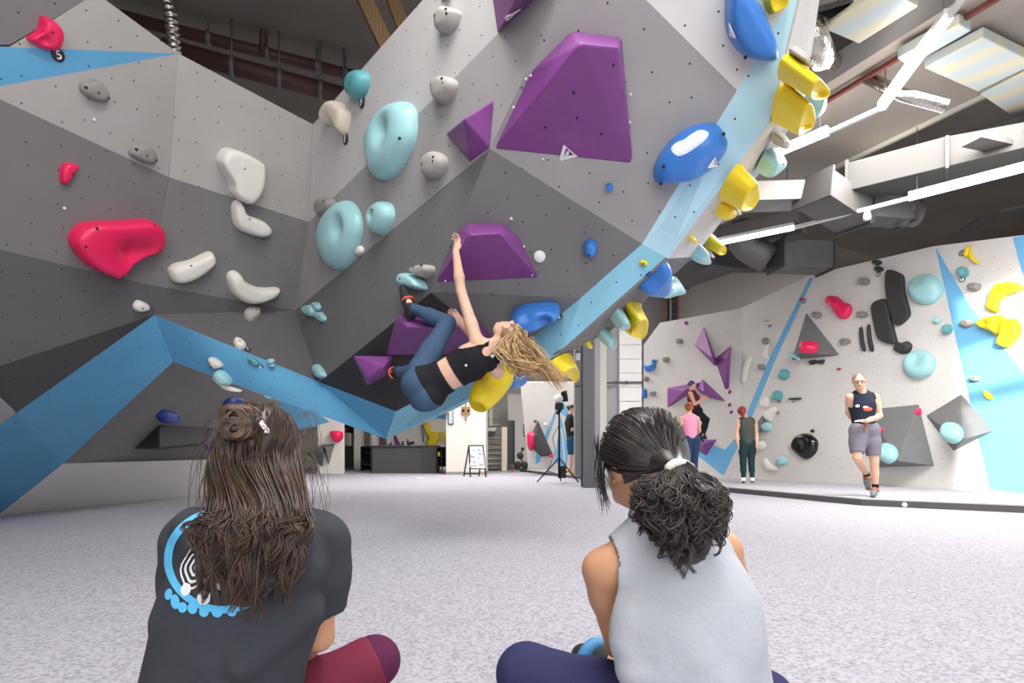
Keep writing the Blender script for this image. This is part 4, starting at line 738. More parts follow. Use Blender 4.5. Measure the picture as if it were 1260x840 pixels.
# ---- the climber hanging under the prow
J = PJ(4.3, dict(pel=(527,474,4.36), che=(581,444,4.31), neck=(605,428,4.28), head=(625,409,4.26), sl=(586,418,4.27), sr=(613,458,4.33), el=(567,357,4.3), er=(592,424,4.6), wl=(561,310,4.26), wr=(568,399,4.52),
    hl=(517,456,4.38), hr=(527,489,4.36), kl=(551,397,4.5), kr=(522,457,4.74), al=(505,378,4.74), ar=(488,457,4.95), tl=(496,355,4.82), tr=(479,462,5.06)))
J.update(f=(.1, .95, .3), hup=(.86, -.12, -.1), hf=(-.25, .55, .8), hdl=(.1, .25, .95), hpl=(.7, .7, -.1), htl=(.2, -.4, .3), hcl=.75, hdr=(-.5, .1, .7), hpr=(.3, .9, -.3), htr=(-.5, 0, 0), hcr=.5, dnl=(-.5, .75, .25), dnr=(-.5, .85, -.2))
r_ = person(J['pel'], 'blond woman hanging from a purple volume in black bra top and blue leggings'); B = body_prims(J)
u0 = nrm(np.array(J['neck'])-np.array(J['pel'])); f0 = nrm(J['f']); p0 = np.array(J['pel']); s0 = np.cross(f0, u0)
for g in (-1, 1): B.append(ell('hips', p0-f0*.06-u0*.06+s0*g*.06, (.1, .1, .11), np.stack([s0, f0, u0])))
bodymesh(r_, B, .0075, 'skin_fair')
fr = nrm(J['f']); upb = nrm(np.array(J['neck'])-np.array(J['pel']))
garment('leggings', r_, B, LEGS, .007, .009, 'denim_leggings', limbcuts={'shinl': lcut(J, 'l', 'k', 'a', .93), 'shinr': lcut(J, 'r', 'k', 'a', .93), 'hips': [(np.array(J['pel'])+upb*.07, upb)]})
garment('waistband', r_, B, ['torso', 'hips'], .014, .009, 'black_cloth', cuts=[(np.array(J['pel'])+upb*.155, upb), (np.array(J['pel'])-upb*.005, -upb)])
sdv = np.cross(fr, upb); c_ = np.array(J['che']); n_ = np.array(J['neck']); mi = []
for q in 'lr': S_ = np.array(J['s'+q]); o_ = nrm(S_-n_); mi.append(Prim('x', S_+o_*.03+upb*.05, S_+o_*.035-upb*.05, .1, .085))
mi.append(Prim('x', n_+upb*.03, n_+upb*.2, .072, .1)); mi.append(Prim('x', n_+upb*.03+fr*.08, n_+upb*.1+fr*.1, .08, .08)); mi.append(Prim('x', n_-upb*.02-fr*.1, n_+upb*.1-fr*.1, .05, .05))
V, F_ = surfnet([p.grow(.01) for p in B if p.name in ('torso', 'yoke', 'trap')], .007, .03, minus=mi, cuts=[(c_-upb*.15, -upb)]); mk('bra_top', V, F_, M('black_cloth'), r_, True)
lathe('logo', c_-fr*.118-upb*.03, -fr, [(0, .012), (.004, .012), (.004, 0)], M('print_white'), r_, 4); lathe('clip_tag', n_-fr*.08+sdv*.05-upb*.01, -fr, [(0, .017), (.006, .017), (.006, 0)], M('print_white'), r_, 4)
shoe(r_, J, 'l', 1.0, 'black_matte', 'sole', 'shoe_orange'); shoe(r_, J, 'r', 1.0, 'black_matte', 'sole', 'shoe_orange'); facebits(r_, J['head'], J['hup'], J['hf'])
hc = np.array(J['head']); hu, hf_ = nrm(J['hup']), nrm(np.array(J['hf'])-nrm(J['hup'])*(np.array(J['hf'])@nrm(J['hup']))); hs_ = np.cross(hf_, hu)
V, F_ = surfnet([ell('h', hc+hu*.03-hf_*.025, (.083, .088, .088), np.stack([hs_, hf_, hu])), ell('h', hc+hu*.06-hf_*.1+np.array((.03, 0, 0)), (.045, .045, .04), np.eye(3))], .008, .02, cuts=[(hc+hf_*.045+hu*.02, hf_-hu*.45)])
ho = mk('hair', V, F_, M('hair_root'), r_, True)
R = np.random.default_rng(3); pths = []
for i in range(420):
    a = R.uniform(-1.5, 1.5); b = R.uniform(-.3, 1.0); q0 = hc+hu*(.03+.06*math.cos(a*.6))+hs_*.085*math.sin(a)-hf_*(.03+.05*b)
    t0 = np.array(W(641+R.normal(0, 3), 418+R.normal(0, 6), 4.16+R.normal(0, .02))); mid = np.array(W(650+R.normal(0, 5), 436+R.normal(0, 9), 4.14+R.normal(0, .04))); L = R.uniform(.45, 1.0)
    e1 = np.array(W(672+R.normal(0, 4), 449+R.normal(0, 5), 4.12+R.normal(0, .04))); e2 = np.array(W(694+R.normal(0, 5), 464+abs(R.normal(0, 10)), 4.1+R.normal(0, .05)))
    if i % 3 == 0: t0, mid = np.array(W(624+R.normal(0, 7), 428+R.normal(0, 5), 4.15+R.normal(0, .02))), np.array(W(642+R.normal(0, 6), 450+R.normal(0, 6), 4.12+R.normal(0, .03)))
    e1 = mid+(e1-mid)*L; e2 = mid+(e2-mid)*L
    p = smoothpath([q0, t0, mid, e1, e2], 20); ph = R.uniform(0, 6.28); u = np.linspace(0, 1, 20); wv = np.sin(u*R.uniform(7, 13)+ph)*u*.011; p[:, 2] += wv; p[:, 1] += np.cos(u*9+ph)*u*.008; pths.append(p)
V, F_ = strands(pths[:140], R.uniform(.003, .006, 140), .001); mk('hair_lock', V, F_, M('hair_root'), ho, True, kind='stuff'); V, F_ = strands(pths[140:], R.uniform(.0025, .0055, 280), .0008); mk('hair_lock', V, F_, M('hair_blond'), ho, True, kind='stuff')
V, F_ = surfnet([Prim('b', hc+hu*.075-hf_*.075+np.array((0, 0, .045)), hc+hu*.075-hf_*.1-np.array((0, 0, .0)), .017, .017)], .006); mk('hair_clip', V, F_, M('aqua'), ho, True)

# ---- people on the far mat
def simple(Y, jd, upd, label, fem, skin, top, bottom, hair, h=.011, top_names=None, topcuts=(), legcut=None, shoes=('black_matte', 'sole', None), hairfn=None, extra_top=(), group='people on the far mat', s=1.0, grow=.012, hem=None, face=False):
    J = PJ(Y, jd); J.update(upd); B = body_prims(J, fem, s); r = person(((J['al'].x+J['ar'].x)/2, (J['al'].y+J['ar'].y)/2, .1), label, group)
    bodymesh(r, B, h, skin); up = nrm(np.array(J['neck'])-np.array(J['pel'])); pel = np.array(J['pel'])
    lc = {}
    if legcut: 
        for q in 'lr':
            for nm, a, b in (('thigh', 'h', 'k'), ('shin', 'k', 'a')):
                if legcut[0] == nm: lc[nm+q] = lcut(J, q, a, b, legcut[1])
    names = LEGS if not legcut or legcut[0] == 'shin' else LEGS[:3]
    garment(bottom[0], r, B, names, bottom[2], h, bottom[1], .04, lc, cuts=[(pel+up*.1, up)])
    if top_names: garment(top[0], r, B, top_names, grow, h, top[1], .04, {}, cuts=list(topcuts)+[(pel+up*(hem if hem is not None else .0), -up)])
    else:   # sleeveless: armholes and neckline scooped out
        nk = np.array(J['neck']); mi = []
        for q in 'lr': S_ = np.array(J['s'+q]); o_ = nrm(S_-nk); mi.append(Prim('x', S_+o_*.05+up*.03, S_+o_*.045-up*.09, .085, .07))
        mi.append(Prim('x', nk+up*.045, nk+up*.2, .07, .09)); mi.append(Prim('x', nk+up*.05+nrm(J['f'])*.07, nk+up*.1+nrm(J['f'])*.1, .07, .07))
        V, F_ = surfnet([p.grow(grow) for p in B if p.name in ('torso', 'yoke', 'trap')], h*.85, .04, minus=mi, cuts=[(pel+up*(hem if hem is not None else .0), -up)]); mk(top[0], V, F_, M(top[1]), r, True)
    for q in 'lr': shoe(r, J, q, s, *shoes)
    hp = hairfn(J); V, F_ = surfnet(hp[0], .009, .02, cuts=hp[1]); mk('hair', V, F_, M(hair), r, True)
    if face: facebits(r, J['head'], J.get('hup', up), J.get('hf', J['f']), 1.0, glasses=face == 'glasses')
    return r, J, B
def hcap(J, back=.0, low=-.01, grow=.0):
    up = nrm(J.get('hup', np.array(J['neck'])*0+np.array((0, 0, 1)))); fw = nrm(J.get('hf', J['f'])); fw = nrm(fw-up*(fw@up)); sd = np.cross(fw, up); c = np.array(J['head'])
    return c, up, fw, sd, ell('h', c+up*.024-fw*.022, (.082+grow, .092+grow, .088+grow), np.stack([sd, fw, up]))
def hair_bun(J):
    c, up, fw, sd, e = hcap(J); return [e, ell('h', c+up*.07-fw*.1, (.05, .05, .045), np.eye(3)), Prim('h', c-fw*.06, c-fw*.06-up*.05, .06, .03)], [(c+fw*.05-up*.0, fw-up*.35)]
def hair_low(J):
    c, up, fw, sd, e = hcap(J, grow=.006); return [e, Prim('h', c-fw*.07+up*.02, c-fw*.1-up*.1, .055, .028)], [(c+fw*.05, fw-up*.35)]
def hair_short(J):
    c, up, fw, sd, e = hcap(J); return [e], [(c+fw*.045+up*.03, fw-up*.5), (c-up*.03, -up)]
def hair_crop(J):
    c, up, fw, sd, e = hcap(J, grow=.0); return [e], [(c+fw*.062+up*.06, fw-up*.5), (c-up*.03-fw*.03, -up+fw*.9)]
def hair_wavy(J):
    c, up, fw, sd, e = hcap(J, grow=.006); return [e, ell('h', c+up*.08+fw*.03, (.06, .06, .04), np.eye(3)), ell('h', c+up*.05-fw*.07, (.06, .05, .06), np.eye(3))], [(c-up*.035, -up+fw*.5), (c+fw*.075+up*.0, fw-up*.25)]
AW = (-.5, .85, 0)
# woman in olive top
simple(11.8, dict(pel=(919.6,544), che=(918.5,526), neck=(918,515), head=(913,506.5,11.75), sl=(908.5,518.5), sr=(928.5,518.5), el=(906.3,533.5), er=(931,533.5), wl=(908,547,11.7), wr=(931,547,11.7), hl=(914.5,546), hr=(924.5,546), kl=(914.5,568), kr=(924.5,568), al=(915,589.3), ar=(925.8,589.3), tl=(914,591.5,12), tr=(926.5,591.5,12)),
    dict(f=(.1, 1, 0), hup=(-.25, 0, 1), hf=(.3, .9, .1), hpl=(1, 0, 0), hpr=(-1, 0, 0), htl=(0, 1, 0), htr=(0, 1, 0)), 'red-haired woman with her back turned, in an olive tank top and dark green leggings', True, 'skin_light', ('tank_top', 'olive_cloth'), ('leggings', 'dark_green', .008), 'hair_red', legcut=('shin', .9), hairfn=hair_low, shoes=('white_plastic', 'sole', None), hem=-.03, grow=.018, extra_top=())
simple(11.6, dict(pel=(850.5,539), che=(848.5,522), neck=(848,511), head=(847.5,501), sl=(839,515), sr=(858,515), el=(837,529.5), er=(860.5,529.5,11.7), wl=(841,535,12), wr=(857,534,12), hl=(845.5,541), hr=(855.5,541), kl=(846.5,564), kr=(855,564), al=(847.5,585.5), ar=(854.8,585.5), tl=(847,588,11.85), tr=(855,588,11.85)),
    dict(f=(.05, 1, 0), hf=(.2, .9, .2), hup=(0, -.1, 1), hpl=(0, 0, 1), hpr=(0, 0, 1)), 'red-haired woman with a bun seen from behind, in a pink tank top and navy leggings', True, 'skin_light', ('tank_top', 'pink_cloth'), ('leggings', 'navy_leggings', .008), 'hair_ginger', legcut=('shin', .9), hairfn=hair_bun, shoes=('white_plastic', 'sole', None), hem=.0, grow=.014)
simple(14.0, dict(pel=(856.5,505), che=(852.5,489.5), neck=(851,481.5), head=(851.5,473.5), sl=(849.5,484,13.85), sr=(852.5,484,14.15), el=(855,497,13.75), er=(858,495,14.3), wl=(866.5,490.5,13.85), wr=(864,489,14.3), hl=(856,507,13.9), hr=(857,507,14.08), kl=(868.5,518,14.0), kr=(870,516,14.3), al=(862.5,534,13.95), ar=(866,534,14.3), tl=(864.5,542,14.05), tr=(868.5,540,14.35)),
    dict(f=(.85, .5, 0), hf=(.95, .15, .15), hdl=(.9, .2, .2), hdr=(.8, .3, .2), dnl=(.2, .6, -.8)), 'woman with short violet hair climbing on the far purple volumes, in a wine-red top', True, 'skin_light', ('tank_top', 'wine_cloth'), ('leggings', 'black_cloth', .008), 'hair_violet', legcut=('shin', .9), hairfn=hair_short, shoes=('black_matte', 'white_plastic', None), group=None, hem=-.02)
_, J, B = simple(8.2, dict(pel=(1063.5,527), che=(1061,500), neck=(1060,483), head=(1056.5,468.5,8.12), sl=(1076,488.5), sr=(1046,488.5), el=(1082,511.5), er=(1044,507,8.35), wl=(1066,518,8.02), wr=(1054,519,8.28), hl=(1071,530), hr=(1056,530), kl=(1076,567,8.15), kr=(1054.5,563,8.1), al=(1077,600.5,8.2), ar=(1067,585,8.45), tl=(1074,609,7.98), tr=(1068,600,8.3)),
    dict(f=(-.25, -.96, 0), hf=(-.35, -.85, -.45), hup=(-.12, -.3, 1), hdl=(-1, -.1, .05), hpl=(0, -.2, 1), htl=(0, -1, .3), hcl=.15, hpr=(1, 0, 0), hcr=.5, dnl=(0, .3, -1), dnr=(0, .5, -1)), 'man with glasses walking, in a navy tank top and grey shorts, looking at his hand', False, 'skin_light', ('tank_top', 'tank_navy'), ('shorts', 'short_grey', {'*': .03, 'hips': .02}), 'hair_grey', h=.009, legcut=('thigh', .82), hairfn=hair_crop, shoes=('volume_grey', 'sole', 'shoe_orange'), group=None, face='glasses', hem=.06, grow=.012)
man = bpy.data.objects[_.name]
for q in 'lr':
    A_, K_ = np.array(J['a'+q]), np.array(J['k'+q]); V, F_ = surfnet([Prim('s', A_, A_+(K_-A_)*.2, .041, .046, cuts=[(A_+(K_-A_)*.17, K_-A_)])], .009); mk('sock', V, F_, M('black_cloth'), man, True)
fr = nrm(J['f']); c0 = np.array(J['che'])
for nm, dx, dz, rx, m_ in (('shirt_print', .03, -.05, .06, 'shoe_orange'), ('shirt_print', -.08, .0, .045, 'white_hold'), ('shirt_print', .0, -.02, .035, 'cream')):
    sdm = np.array((.96, -.25, 0)); ce = c0+sdm*dx+np.array((0, 0, dz))+fr*(.135-abs(dx)*.3); V, F_ = surfnet([ell('p', ce, (rx, .012, rx*.55), np.stack([sdm, fr, (0, 0, 1)]))], .006); mk(nm, V, F_, M(m_), man, True)
dw = np.array(J['pel'])+fr*.135+np.array((-.02, 0, .04)); V, F_ = tube([dw, dw+np.array((-.02, -.01, -.05)), dw+np.array((-.03, -.012, -.1))], .007, 6); mk('drawstring', V, F_, M('shoe_orange'), man, True)
simple(16.0, dict(pel=(703,540), che=(701,521), neck=(701.5,511), head=(703,502.5), sl=(701,515,15.85), sr=(702,515,16.15), el=(700.5,527.5,15.8), er=(703,527.5,16.2), wl=(707.5,529,15.8), wr=(709,527,16.2), hl=(702.5,542,15.92), hr=(703.5,542,16.08), kl=(702.8,561,15.92), kr=(703.5,561,16.1), al=(701.5,580,15.92), ar=(702.5,579,16.15), tl=(704.8,583.5,15.92), tr=(706,582.5,16.15)),
    dict(f=(1, .1, 0), hf=(1, 0, .05)), 'young man in a black T-shirt and blue shorts standing past the light stand', False, 'skin_light', ('t_shirt', 'shirt_black'), ('shorts', 'blue_short', .025), 'hair_dark', h=.012, top_names=TORSO+['uarml', 'uarmr', 'trap'], topcuts=[(W(702, 509.5, 16), (0, 0, 1))], legcut=('thigh', .9), hairfn=hair_wavy, shoes=('shoe_yellow', 'sole', None), hem=-.05, grow=.016, s=1.06)
# ---- the seated woman in charcoal, lower left
def pz(y, Y): return CH+(HY-y)/FP*Y
J = PJ(1.32, dict(pel=(268,885,1.36), che=(300,742,1.33), neck=(318,632,1.36), head=(325,560,1.40), sl=(240,668,1.36), sr=(392,668,1.38), el=(232,800,1.52), er=(392,782,1.42), wl=(285,800,1.66), wr=(345,810,1.62),
    hl=(235,895,1.42), hr=(310,895,1.42), kl=(225,845,1.78), kr=(452,818,1.56), al=(335,880,1.86), ar=(335,905,1.72), tl=(420,880,1.95), tr=(250,900,1.8)))
J.update(f=(.12, 1, .1), hup=(-.03, -.08, 1), hf=(.1, 1, -.05))
ws = person((J['pel'].x, 1.36, 0), 'woman with long brown half-up hair sitting on the floor in a charcoal T-shirt'); B = body_prims(J); bodymesh(ws, B, .008, 'skin_warm')
up = nrm(np.array(J['neck'])-np.array(J['pel'])); fr = nrm(J['f']); sdv = np.cross(fr, up)
hem = Prim('torso', W(285, 770, 1.33), W(262, 900, 1.34), .165, .19, fr, .74)
fold1 = [Prim('torso', W(x0, y0, Y0+.042), W(x1, y1, Y1+.042), .05, .04) for x0, y0, Y0, x1, y1, Y1 in ((372, 705, 1.245, 320, 765, 1.195), (372, 750, 1.245, 300, 815, 1.18), (215, 765, 1.24, 265, 812, 1.19), (395, 660, 1.31, 396, 712, 1.31), (360, 650, 1.255, 376, 690, 1.25), (240, 650, 1.26, 262, 690, 1.225))]
T1 = garment('t_shirt', ws, B, ['torso', 'yoke', 'trap', 'uarml', 'uarmr'], {'*': .018, 'uarml': .026, 'uarmr': .026, 'torso': .028}, .007, 'charcoal_cloth', .06, {'uarmr': lcut(J, 'r', 's', 'e', .7), 'uarml': lcut(J, 'l', 's', 'e', .7)}, extra=[hem]+fold1, cuts=[(np.array(J['neck'])+up*.035, up)])
garment('trousers', ws, B, LEGS, {'*': .014, 'hips': .012}, .009, 'maroon_cloth', .04, {'shinr': lcut(J, 'r', 'k', 'a', .9), 'shinl': lcut(J, 'l', 'k', 'a', .9)})
kr = np.array(J['kr']); hk = nrm(kr-np.array(J['hr'])); V, F_ = surfnet([Prim('k', kr-hk*.0, kr+hk*.02, .074, .072, cuts=[(kr+hk*.02-np.array((0,0,0)), -hk)])], .007); mk('knee_band', V, F_, M('maroon_band'), ws, True)
hc = np.array(J['head'])
# skull cap of hair, bun and the long wavy lengths
V, F_ = surfnet([ell('h', hc+np.array((0, -.012, .028)), (.089, .105, .1), np.eye(3)), Prim('h', hc+np.array((0, -.05, -.01)), np.array(W(316, 650, 1.262)), .08, .085, (0, 1, 0), .4), Prim('h', np.array(W(314, 650, 1.245)), np.array(W(298, 720, 1.2)), .09, .05, (0, 1, 0), .25)], .008, .03, cuts=[(hc+np.array((0, .06, .02)), (0, 1, -.4))])
ho = mk('hair', V, F_, M('hair_brown'), ws, True)
hairm('hair_brown_light', (66, 49, 40), (104, 78, 62)); R = np.random.default_rng(5)
def clump(p, n, r, R, tipw=.35):
    """child strands twisting round a guide lock, pinched at the tip"""
    N = len(p); u = np.linspace(0, 1, N); out = []
    for _ in range(n):
        o = R.normal(0, 1, 3)*r; sh = (.5+1.1*np.sin(np.clip(u, 0, 1)*math.pi*.8))*(1-(1-tipw)*u); out.append(p+o[None, :]*sh[:, None]+np.sin(u*R.uniform(3, 9)+R.uniform(0, 6))[:, None]*R.normal(0, .0016, 3)[None, :])
    return out
dark, light = [], []
for i in range(120):
    a = R.uniform(-1.0, 1.0) if i > 30 else R.choice([-1, 1])*R.uniform(.6, 1); th = a*1.5; zz = R.uniform(-.1, .97); top = hc+np.array((0, -.015, .028)); cz = math.sqrt(max(0, 1-zz*zz*.98))
    q0 = top+np.array((.092*math.sin(th)*cz, -.11*math.cos(th)*cz, .104*zz)); L = R.beta(2.2, 1.5); dz = R.uniform(0, .022)
    x1 = 320+a*58; x2 = 310+a*66+R.normal(0, 7); x3 = 300+a*44+R.normal(0, 16); yb = 648+L*118-abs(a)*22
    ctrl = [q0, hc+np.array((a*.1, -.115+abs(a)*abs(a)*.075-dz*.4, -.02)), np.array(W(x1, 628, 1.21-dz+abs(a)*.03)), np.array(W(x2, 628+(yb-628)*.5, 1.168-dz+abs(a)*.03)), np.array(W(x3, yb, 1.158-dz+abs(a)*.03))]
    p = smoothpath(ctrl, 36); u = np.linspace(0, 1, 36); ph = R.uniform(0, 6.28); am = R.uniform(.004, .013)*np.clip((u-.25)*1.8, 0, 1); fq = R.uniform(9, 17)
    p[:, 0] += np.sin(u*fq+ph)*am; p[:, 1] -= np.abs(np.cos(u*fq+ph))*am*.6; cs = clump(p, 11, R.uniform(.0035, .007), R); dark += cs[:7]; light += cs[7:]
V, F_ = strands(dark, R.uniform(.0014, .0034, len(dark)), .0006); mk('hair_lock', V, F_, M('hair_brown'), ho, True, kind='stuff')
V, F_ = strands(light, R.uniform(.001, .0026, len(light)), .0005); mk('hair_lock', V, F_, M('hair_brown_light'), ho, True, kind='stuff')
bc = np.array(W(298, 520, 1.285)); pths = []
V, F_ = surfnet([ell('b', bc, (.044, .034, .034), np.eye(3))], .006); bun = mk('bun', V, F_, M('hair_brown'), ho, True)
for i in range(110):
    b_ = R.uniform(.006, .032); u = np.linspace(R.uniform(0, 6), R.uniform(7, 11), 26); tl_ = R.normal(0, .5); ph_ = R.uniform(-1.2, 1.2); cr_ = math.cos(ph_); p = np.stack([bc[0]+np.cos(u)*.047*cr_+.01*np.sin(u*.7), bc[1]-.037*math.sin(abs(ph_))+np.sin(u*1.3)*.006-.004, bc[2]+np.sin(u+tl_*.3)*.037*cr_+.012*ph_], 1); pths.append(p)
V, F_ = strands(pths, R.uniform(.002, .0045, 110), .001); mk('hair_lock', V, F_, M('hair_brown_light'), bun, True, kind='stuff')
V, F_ = surfnet([Prim('c', np.array(W(322, 521, 1.262)), np.array(W(328, 531, 1.26)), .008, .008)], .003); mk('hair_clip', V, F_, M('foil'), ho, True)
pths = []
for i in range(26):   # loose flyaway hairs
    a = R.choice([-1, 1])*R.uniform(.9, 1.15); q0 = hc+np.array((a*.085, -.03, R.uniform(-.05, .09))); e = q0+np.array((a*R.uniform(.02, .07), R.uniform(-.05, .02), R.uniform(-.26, -.05)))
    pths.append(smoothpath([q0, q0+np.array((a*.035, 0, .015)), (q0+e)/2+np.array((a*.035, 0, 0)), e], 18))
V, F_ = strands(pths, np.full(26, .0008), .0003, 3); mk('hair_lock', V, F_, M('hair_brown_light'), ho, True, kind='stuff')
# print on the back of the shirt, laid on the cloth
bv = BVHTree.FromPolygons([p.co+wloc(T1) for p in T1.data.vertices], [list(p.vertices) for p in T1.data.polygons])
def ering(cx, cy, rx, ry, ro, i0, i1, n=40, a0=0, a1=2*math.pi, wob=0):
    rows = []
    for f in np.linspace(i0, i1, 4):
        row = []
        for t in np.linspace(a0, a1, n):
            w_ = 1+wob*math.sin(5*t); X, Y_ = rx*f*w_*math.cos(t), ry*f*w_*math.sin(t); row.append(pdir(cx+X*math.cos(ro)-Y_*math.sin(ro), cy+X*math.sin(ro)+Y_*math.cos(ro)))
        rows.append(row)
    return rows
pr = decal('shirt_print', bv, ering(273, 690, 70, 64, .15, .86, 1, 60), CAM, 'print_blue', ws, .0025)
for i, a in enumerate([(243,697,13,22,.35,.02,.22),(243,697,15,25,.35,.34,.5),(243,697,17,27,.35,.64,.78),(243,697,18,29,.35,.9,1.0),(302,695,13,22,-.2,.02,.3),(302,695,17,28,-.2,.5,.68),(302,695,20,32,-.2,.85,1.0),(270,660,22,9,-.3,.3,.8),(282,722,17,10,.2,.2,.9),(263,680,7,12,.2,.02,1),(317,668,5,9,.3,.02,1),(252,735,8,9,.4,.3,1),(230,725,6,8,.3,.02,1)]): decal('shirt_print', bv, ering(*a, 26, wob=.05), CAM, 'print_white', ws, .003)
for x, y, rx, ry, ro in ((209,731,4.5,7,.25),(217,740,5.5,9,-.1),(226,747,5.5,6.5,.1),(238,748,6,7,-.3),(252,752,6,6.5,0),(268,753,6.5,6,.2),(286,752,6,6,0)): decal('shirt_print', bv, ering(x, y, rx, ry, ro, .03, 1, 18), CAM, 'print_blue', ws, .003)
# ---- the seated woman in light grey, lower right
J = PJ(1.32, dict(pel=(862,885,1.36), che=(842,748,1.33), neck=(818,648,1.36), head=(786,570,1.40), sl=(742,700,1.36), sr=(888,678,1.40), el=(762,792,1.50), er=(908,772,1.55), wl=(835,800,1.7), wr=(880,800,1.72),
    hl=(812,895,1.42), hr=(902,895,1.42), kl=(648,828,1.56), kr=(940,862,1.5), al=(760,900,1.82), ar=(735,815,1.80), tl=(860,905,1.9), tr=(717,806,1.84)))
J.update(f=(-.1, 1, .1), hup=(-.05, -.1, 1), hf=(-.45, .9, -.12), dnr=(0, 0, -1))
wg = person((J['pel'].x, 1.36, 0), 'woman with a curly dark ponytail sitting on the floor in a light grey tank top'); B = body_prims(J); bodymesh(wg, B, .007, 'skin_tan')
up = nrm(np.array(J['neck'])-np.array(J['pel'])); fr = nrm(J['f']); hem = Prim('torso', W(848, 780, 1.33), W(866, 900, 1.35), .155, .18, fr, .76)
arm = [Prim('x', np.array(J['s'+q])+nrm(np.array(J['s'+q])-np.array(J['neck']))*.026+np.array((0, 0, .02)), np.array(J['s'+q])+nrm(np.array(J['s'+q])-np.array(J['neck']))*.034+np.array((0, 0, -.08)), .082, .07) for q in 'lr']
folds = [Prim('torso', W(x0, y0, Y0+.04), W(x1, y1, Y1+.04), .05, .045) for x0, y0, Y0, x1, y1, Y1 in ((778, 792, 1.235, 850, 806, 1.197), (855, 806, 1.197, 905, 794, 1.222), (785, 822, 1.225, 880, 832, 1.19), (785, 768, 1.238, 830, 776, 1.205))]
selp = folds+[p.grow(.02 if p.name == 'torso' else .014) for p in B if p.name in ('torso', 'yoke', 'trap')]+[hem]
V, F_ = surfnet(selp, .006, .06, minus=arm+[Prim('x', np.array(J['neck'])+up*.04-fr*.03, np.array(J['neck'])+up*.2, .075, .075)]); T2 = mk('tank_top', V, F_, M('grey_cloth'), wg, True)
garment('trousers', wg, B, LEGS, {'*': .018, 'hips': .012, 'thighl': .026, 'thighr': .022}, .009, 'navy_cloth', .04, {'shinr': lcut(J, 'r', 'k', 'a', .8), 'shinl': lcut(J, 'l', 'k', 'a', .9)})
shoe(wg, J, 'r', 1.12, 'black_matte', 'sole', 'shoe_blue', .02); shoe(wg, J, 'l', 1.0, 'black_matte', 'shoe_blue', 'shoe_blue')
hc = np.array(J['head']); hf_ = nrm(J['hf']); hs_ = np.cross(hf_, (0, 0, 1)); hs_ = nrm(hs_)
tie = np.array(W(829, 577, 1.262))
V, F_ = surfnet([ell('h', hc-hf_*.014+np.array((0, 0, .03)), (.093, .108, .102), np.stack([hs_, nrm(np.cross((0, 0, 1), hs_)), (0, 0, 1)])), Prim('h', hc-hf_*.06+np.array((.01, 0, .0)), tie, .075, .028)], .007, .03, cuts=[(hc+hf_*.055, hf_-np.array((0, 0, .35))), (hc+np.array((0, 0, -.055)), np.array((0, 0, -1))-hf_*.35)])
ho = mk('hair', V, F_, M('hair_black'), wg, True); pths = []; R = np.random.default_rng(9)
cen = hc-hf_*.014+np.array((0, 0, .03)); av = nrm(tie-cen)
for i in range(560):   # combed-back hair running to the tie
    d = R.normal(size=3); d[2] = abs(d[2])*1.0-.25; d = nrm(d)
    if d@hf_ > .62 and d[2] < .5: continue
    loc = np.array((d@hs_*.0895, 0, 0)); q0 = cen+hs_*(d@hs_)*.0945+hf_*(d@hf_)*.11+np.array((0, 0, 1))*d[2]*.104
    pp = []
    for t in np.linspace(0, 1, 9):
        x = q0*(1-t)+tie*t; dd = x-cen; r_el = 1/math.sqrt((dd@hs_/.0955)**2+(dd@hf_/.111)**2+(dd[2]/.105)**2+1e-9); pp.append(cen+dd*max(r_el, 1) if t < .93 else x)
    pths.append(smoothpath(pp, 22))
V, F_ = strands(pths, R.uniform(.0012, .003, len(pths)), .0012); mk('hair_lock', V, F_, M('hair_black'), ho, True, kind='stuff')
V, F_ = surfnet([Prim('p', tie+np.array((.01, -.01, -.02)), np.array(W(838, 632, 1.245)), .045, .085, (0, 1, 0), .5), Prim('p', np.array(W(838, 632, 1.245)), np.array(W(848, 670, 1.235)), .085, .045, (0, 1, 0), .45)], .008, .03); po = mk('ponytail', V, F_, M('hair_black'), ho, True); pths = []
hairm('hair_black_light', (54, 45, 43), (88, 74, 69)); dark, light = [], []
for i in range(105):
    x = R.uniform(-1, 1); L = R.beta(2.4, 1.2); sp = x*56; q0 = tie+np.array((0, -.004, -.012))+R.normal(0, .009, 3)
    xe = 838+sp*(.7+.3*R.random())+8*L; ye = 600+L*104-abs(x)*34+R.normal(0, 5); yd = 1.205-R.random()*.05+abs(x)*.04
    p = smoothpath([q0, tie+np.array((sp/560*.8, -.045+abs(x)*.03-.02*R.random(), -.038+.012*R.random()-abs(x)*.0)), np.array(W(837+sp*.98, (612+ye)/2, yd-.008)), np.array(W(xe, ye, yd))], 52)
    u = np.linspace(0, 1, 52); ph = R.uniform(0, 6.28); am = R.uniform(.008, .015)*np.clip(u*2.2-.3, 0, 1); fq = R.uniform(16, 30); sg = R.choice([-1, 1])
    p[:, 0] += np.sin(u*fq*sg+ph)*am; p[:, 2] += np.cos(u*fq+ph)*am*.7; p[:, 1] += np.cos(u*fq+ph)*am*.6; cs = clump(p, 9, R.uniform(.0025, .005), R, .5); dark += cs[:6]; light += cs[6:]
V, F_ = strands(dark, R.uniform(.0013, .0028, len(dark)), .0006); mk('hair_lock', V, F_, M('hair_black'), po, True, kind='stuff')
V, F_ = strands(light, R.uniform(.001, .0022, len(light)), .0005); mk('hair_lock', V, F_, M('hair_black_light'), po, True, kind='stuff')
pths = []
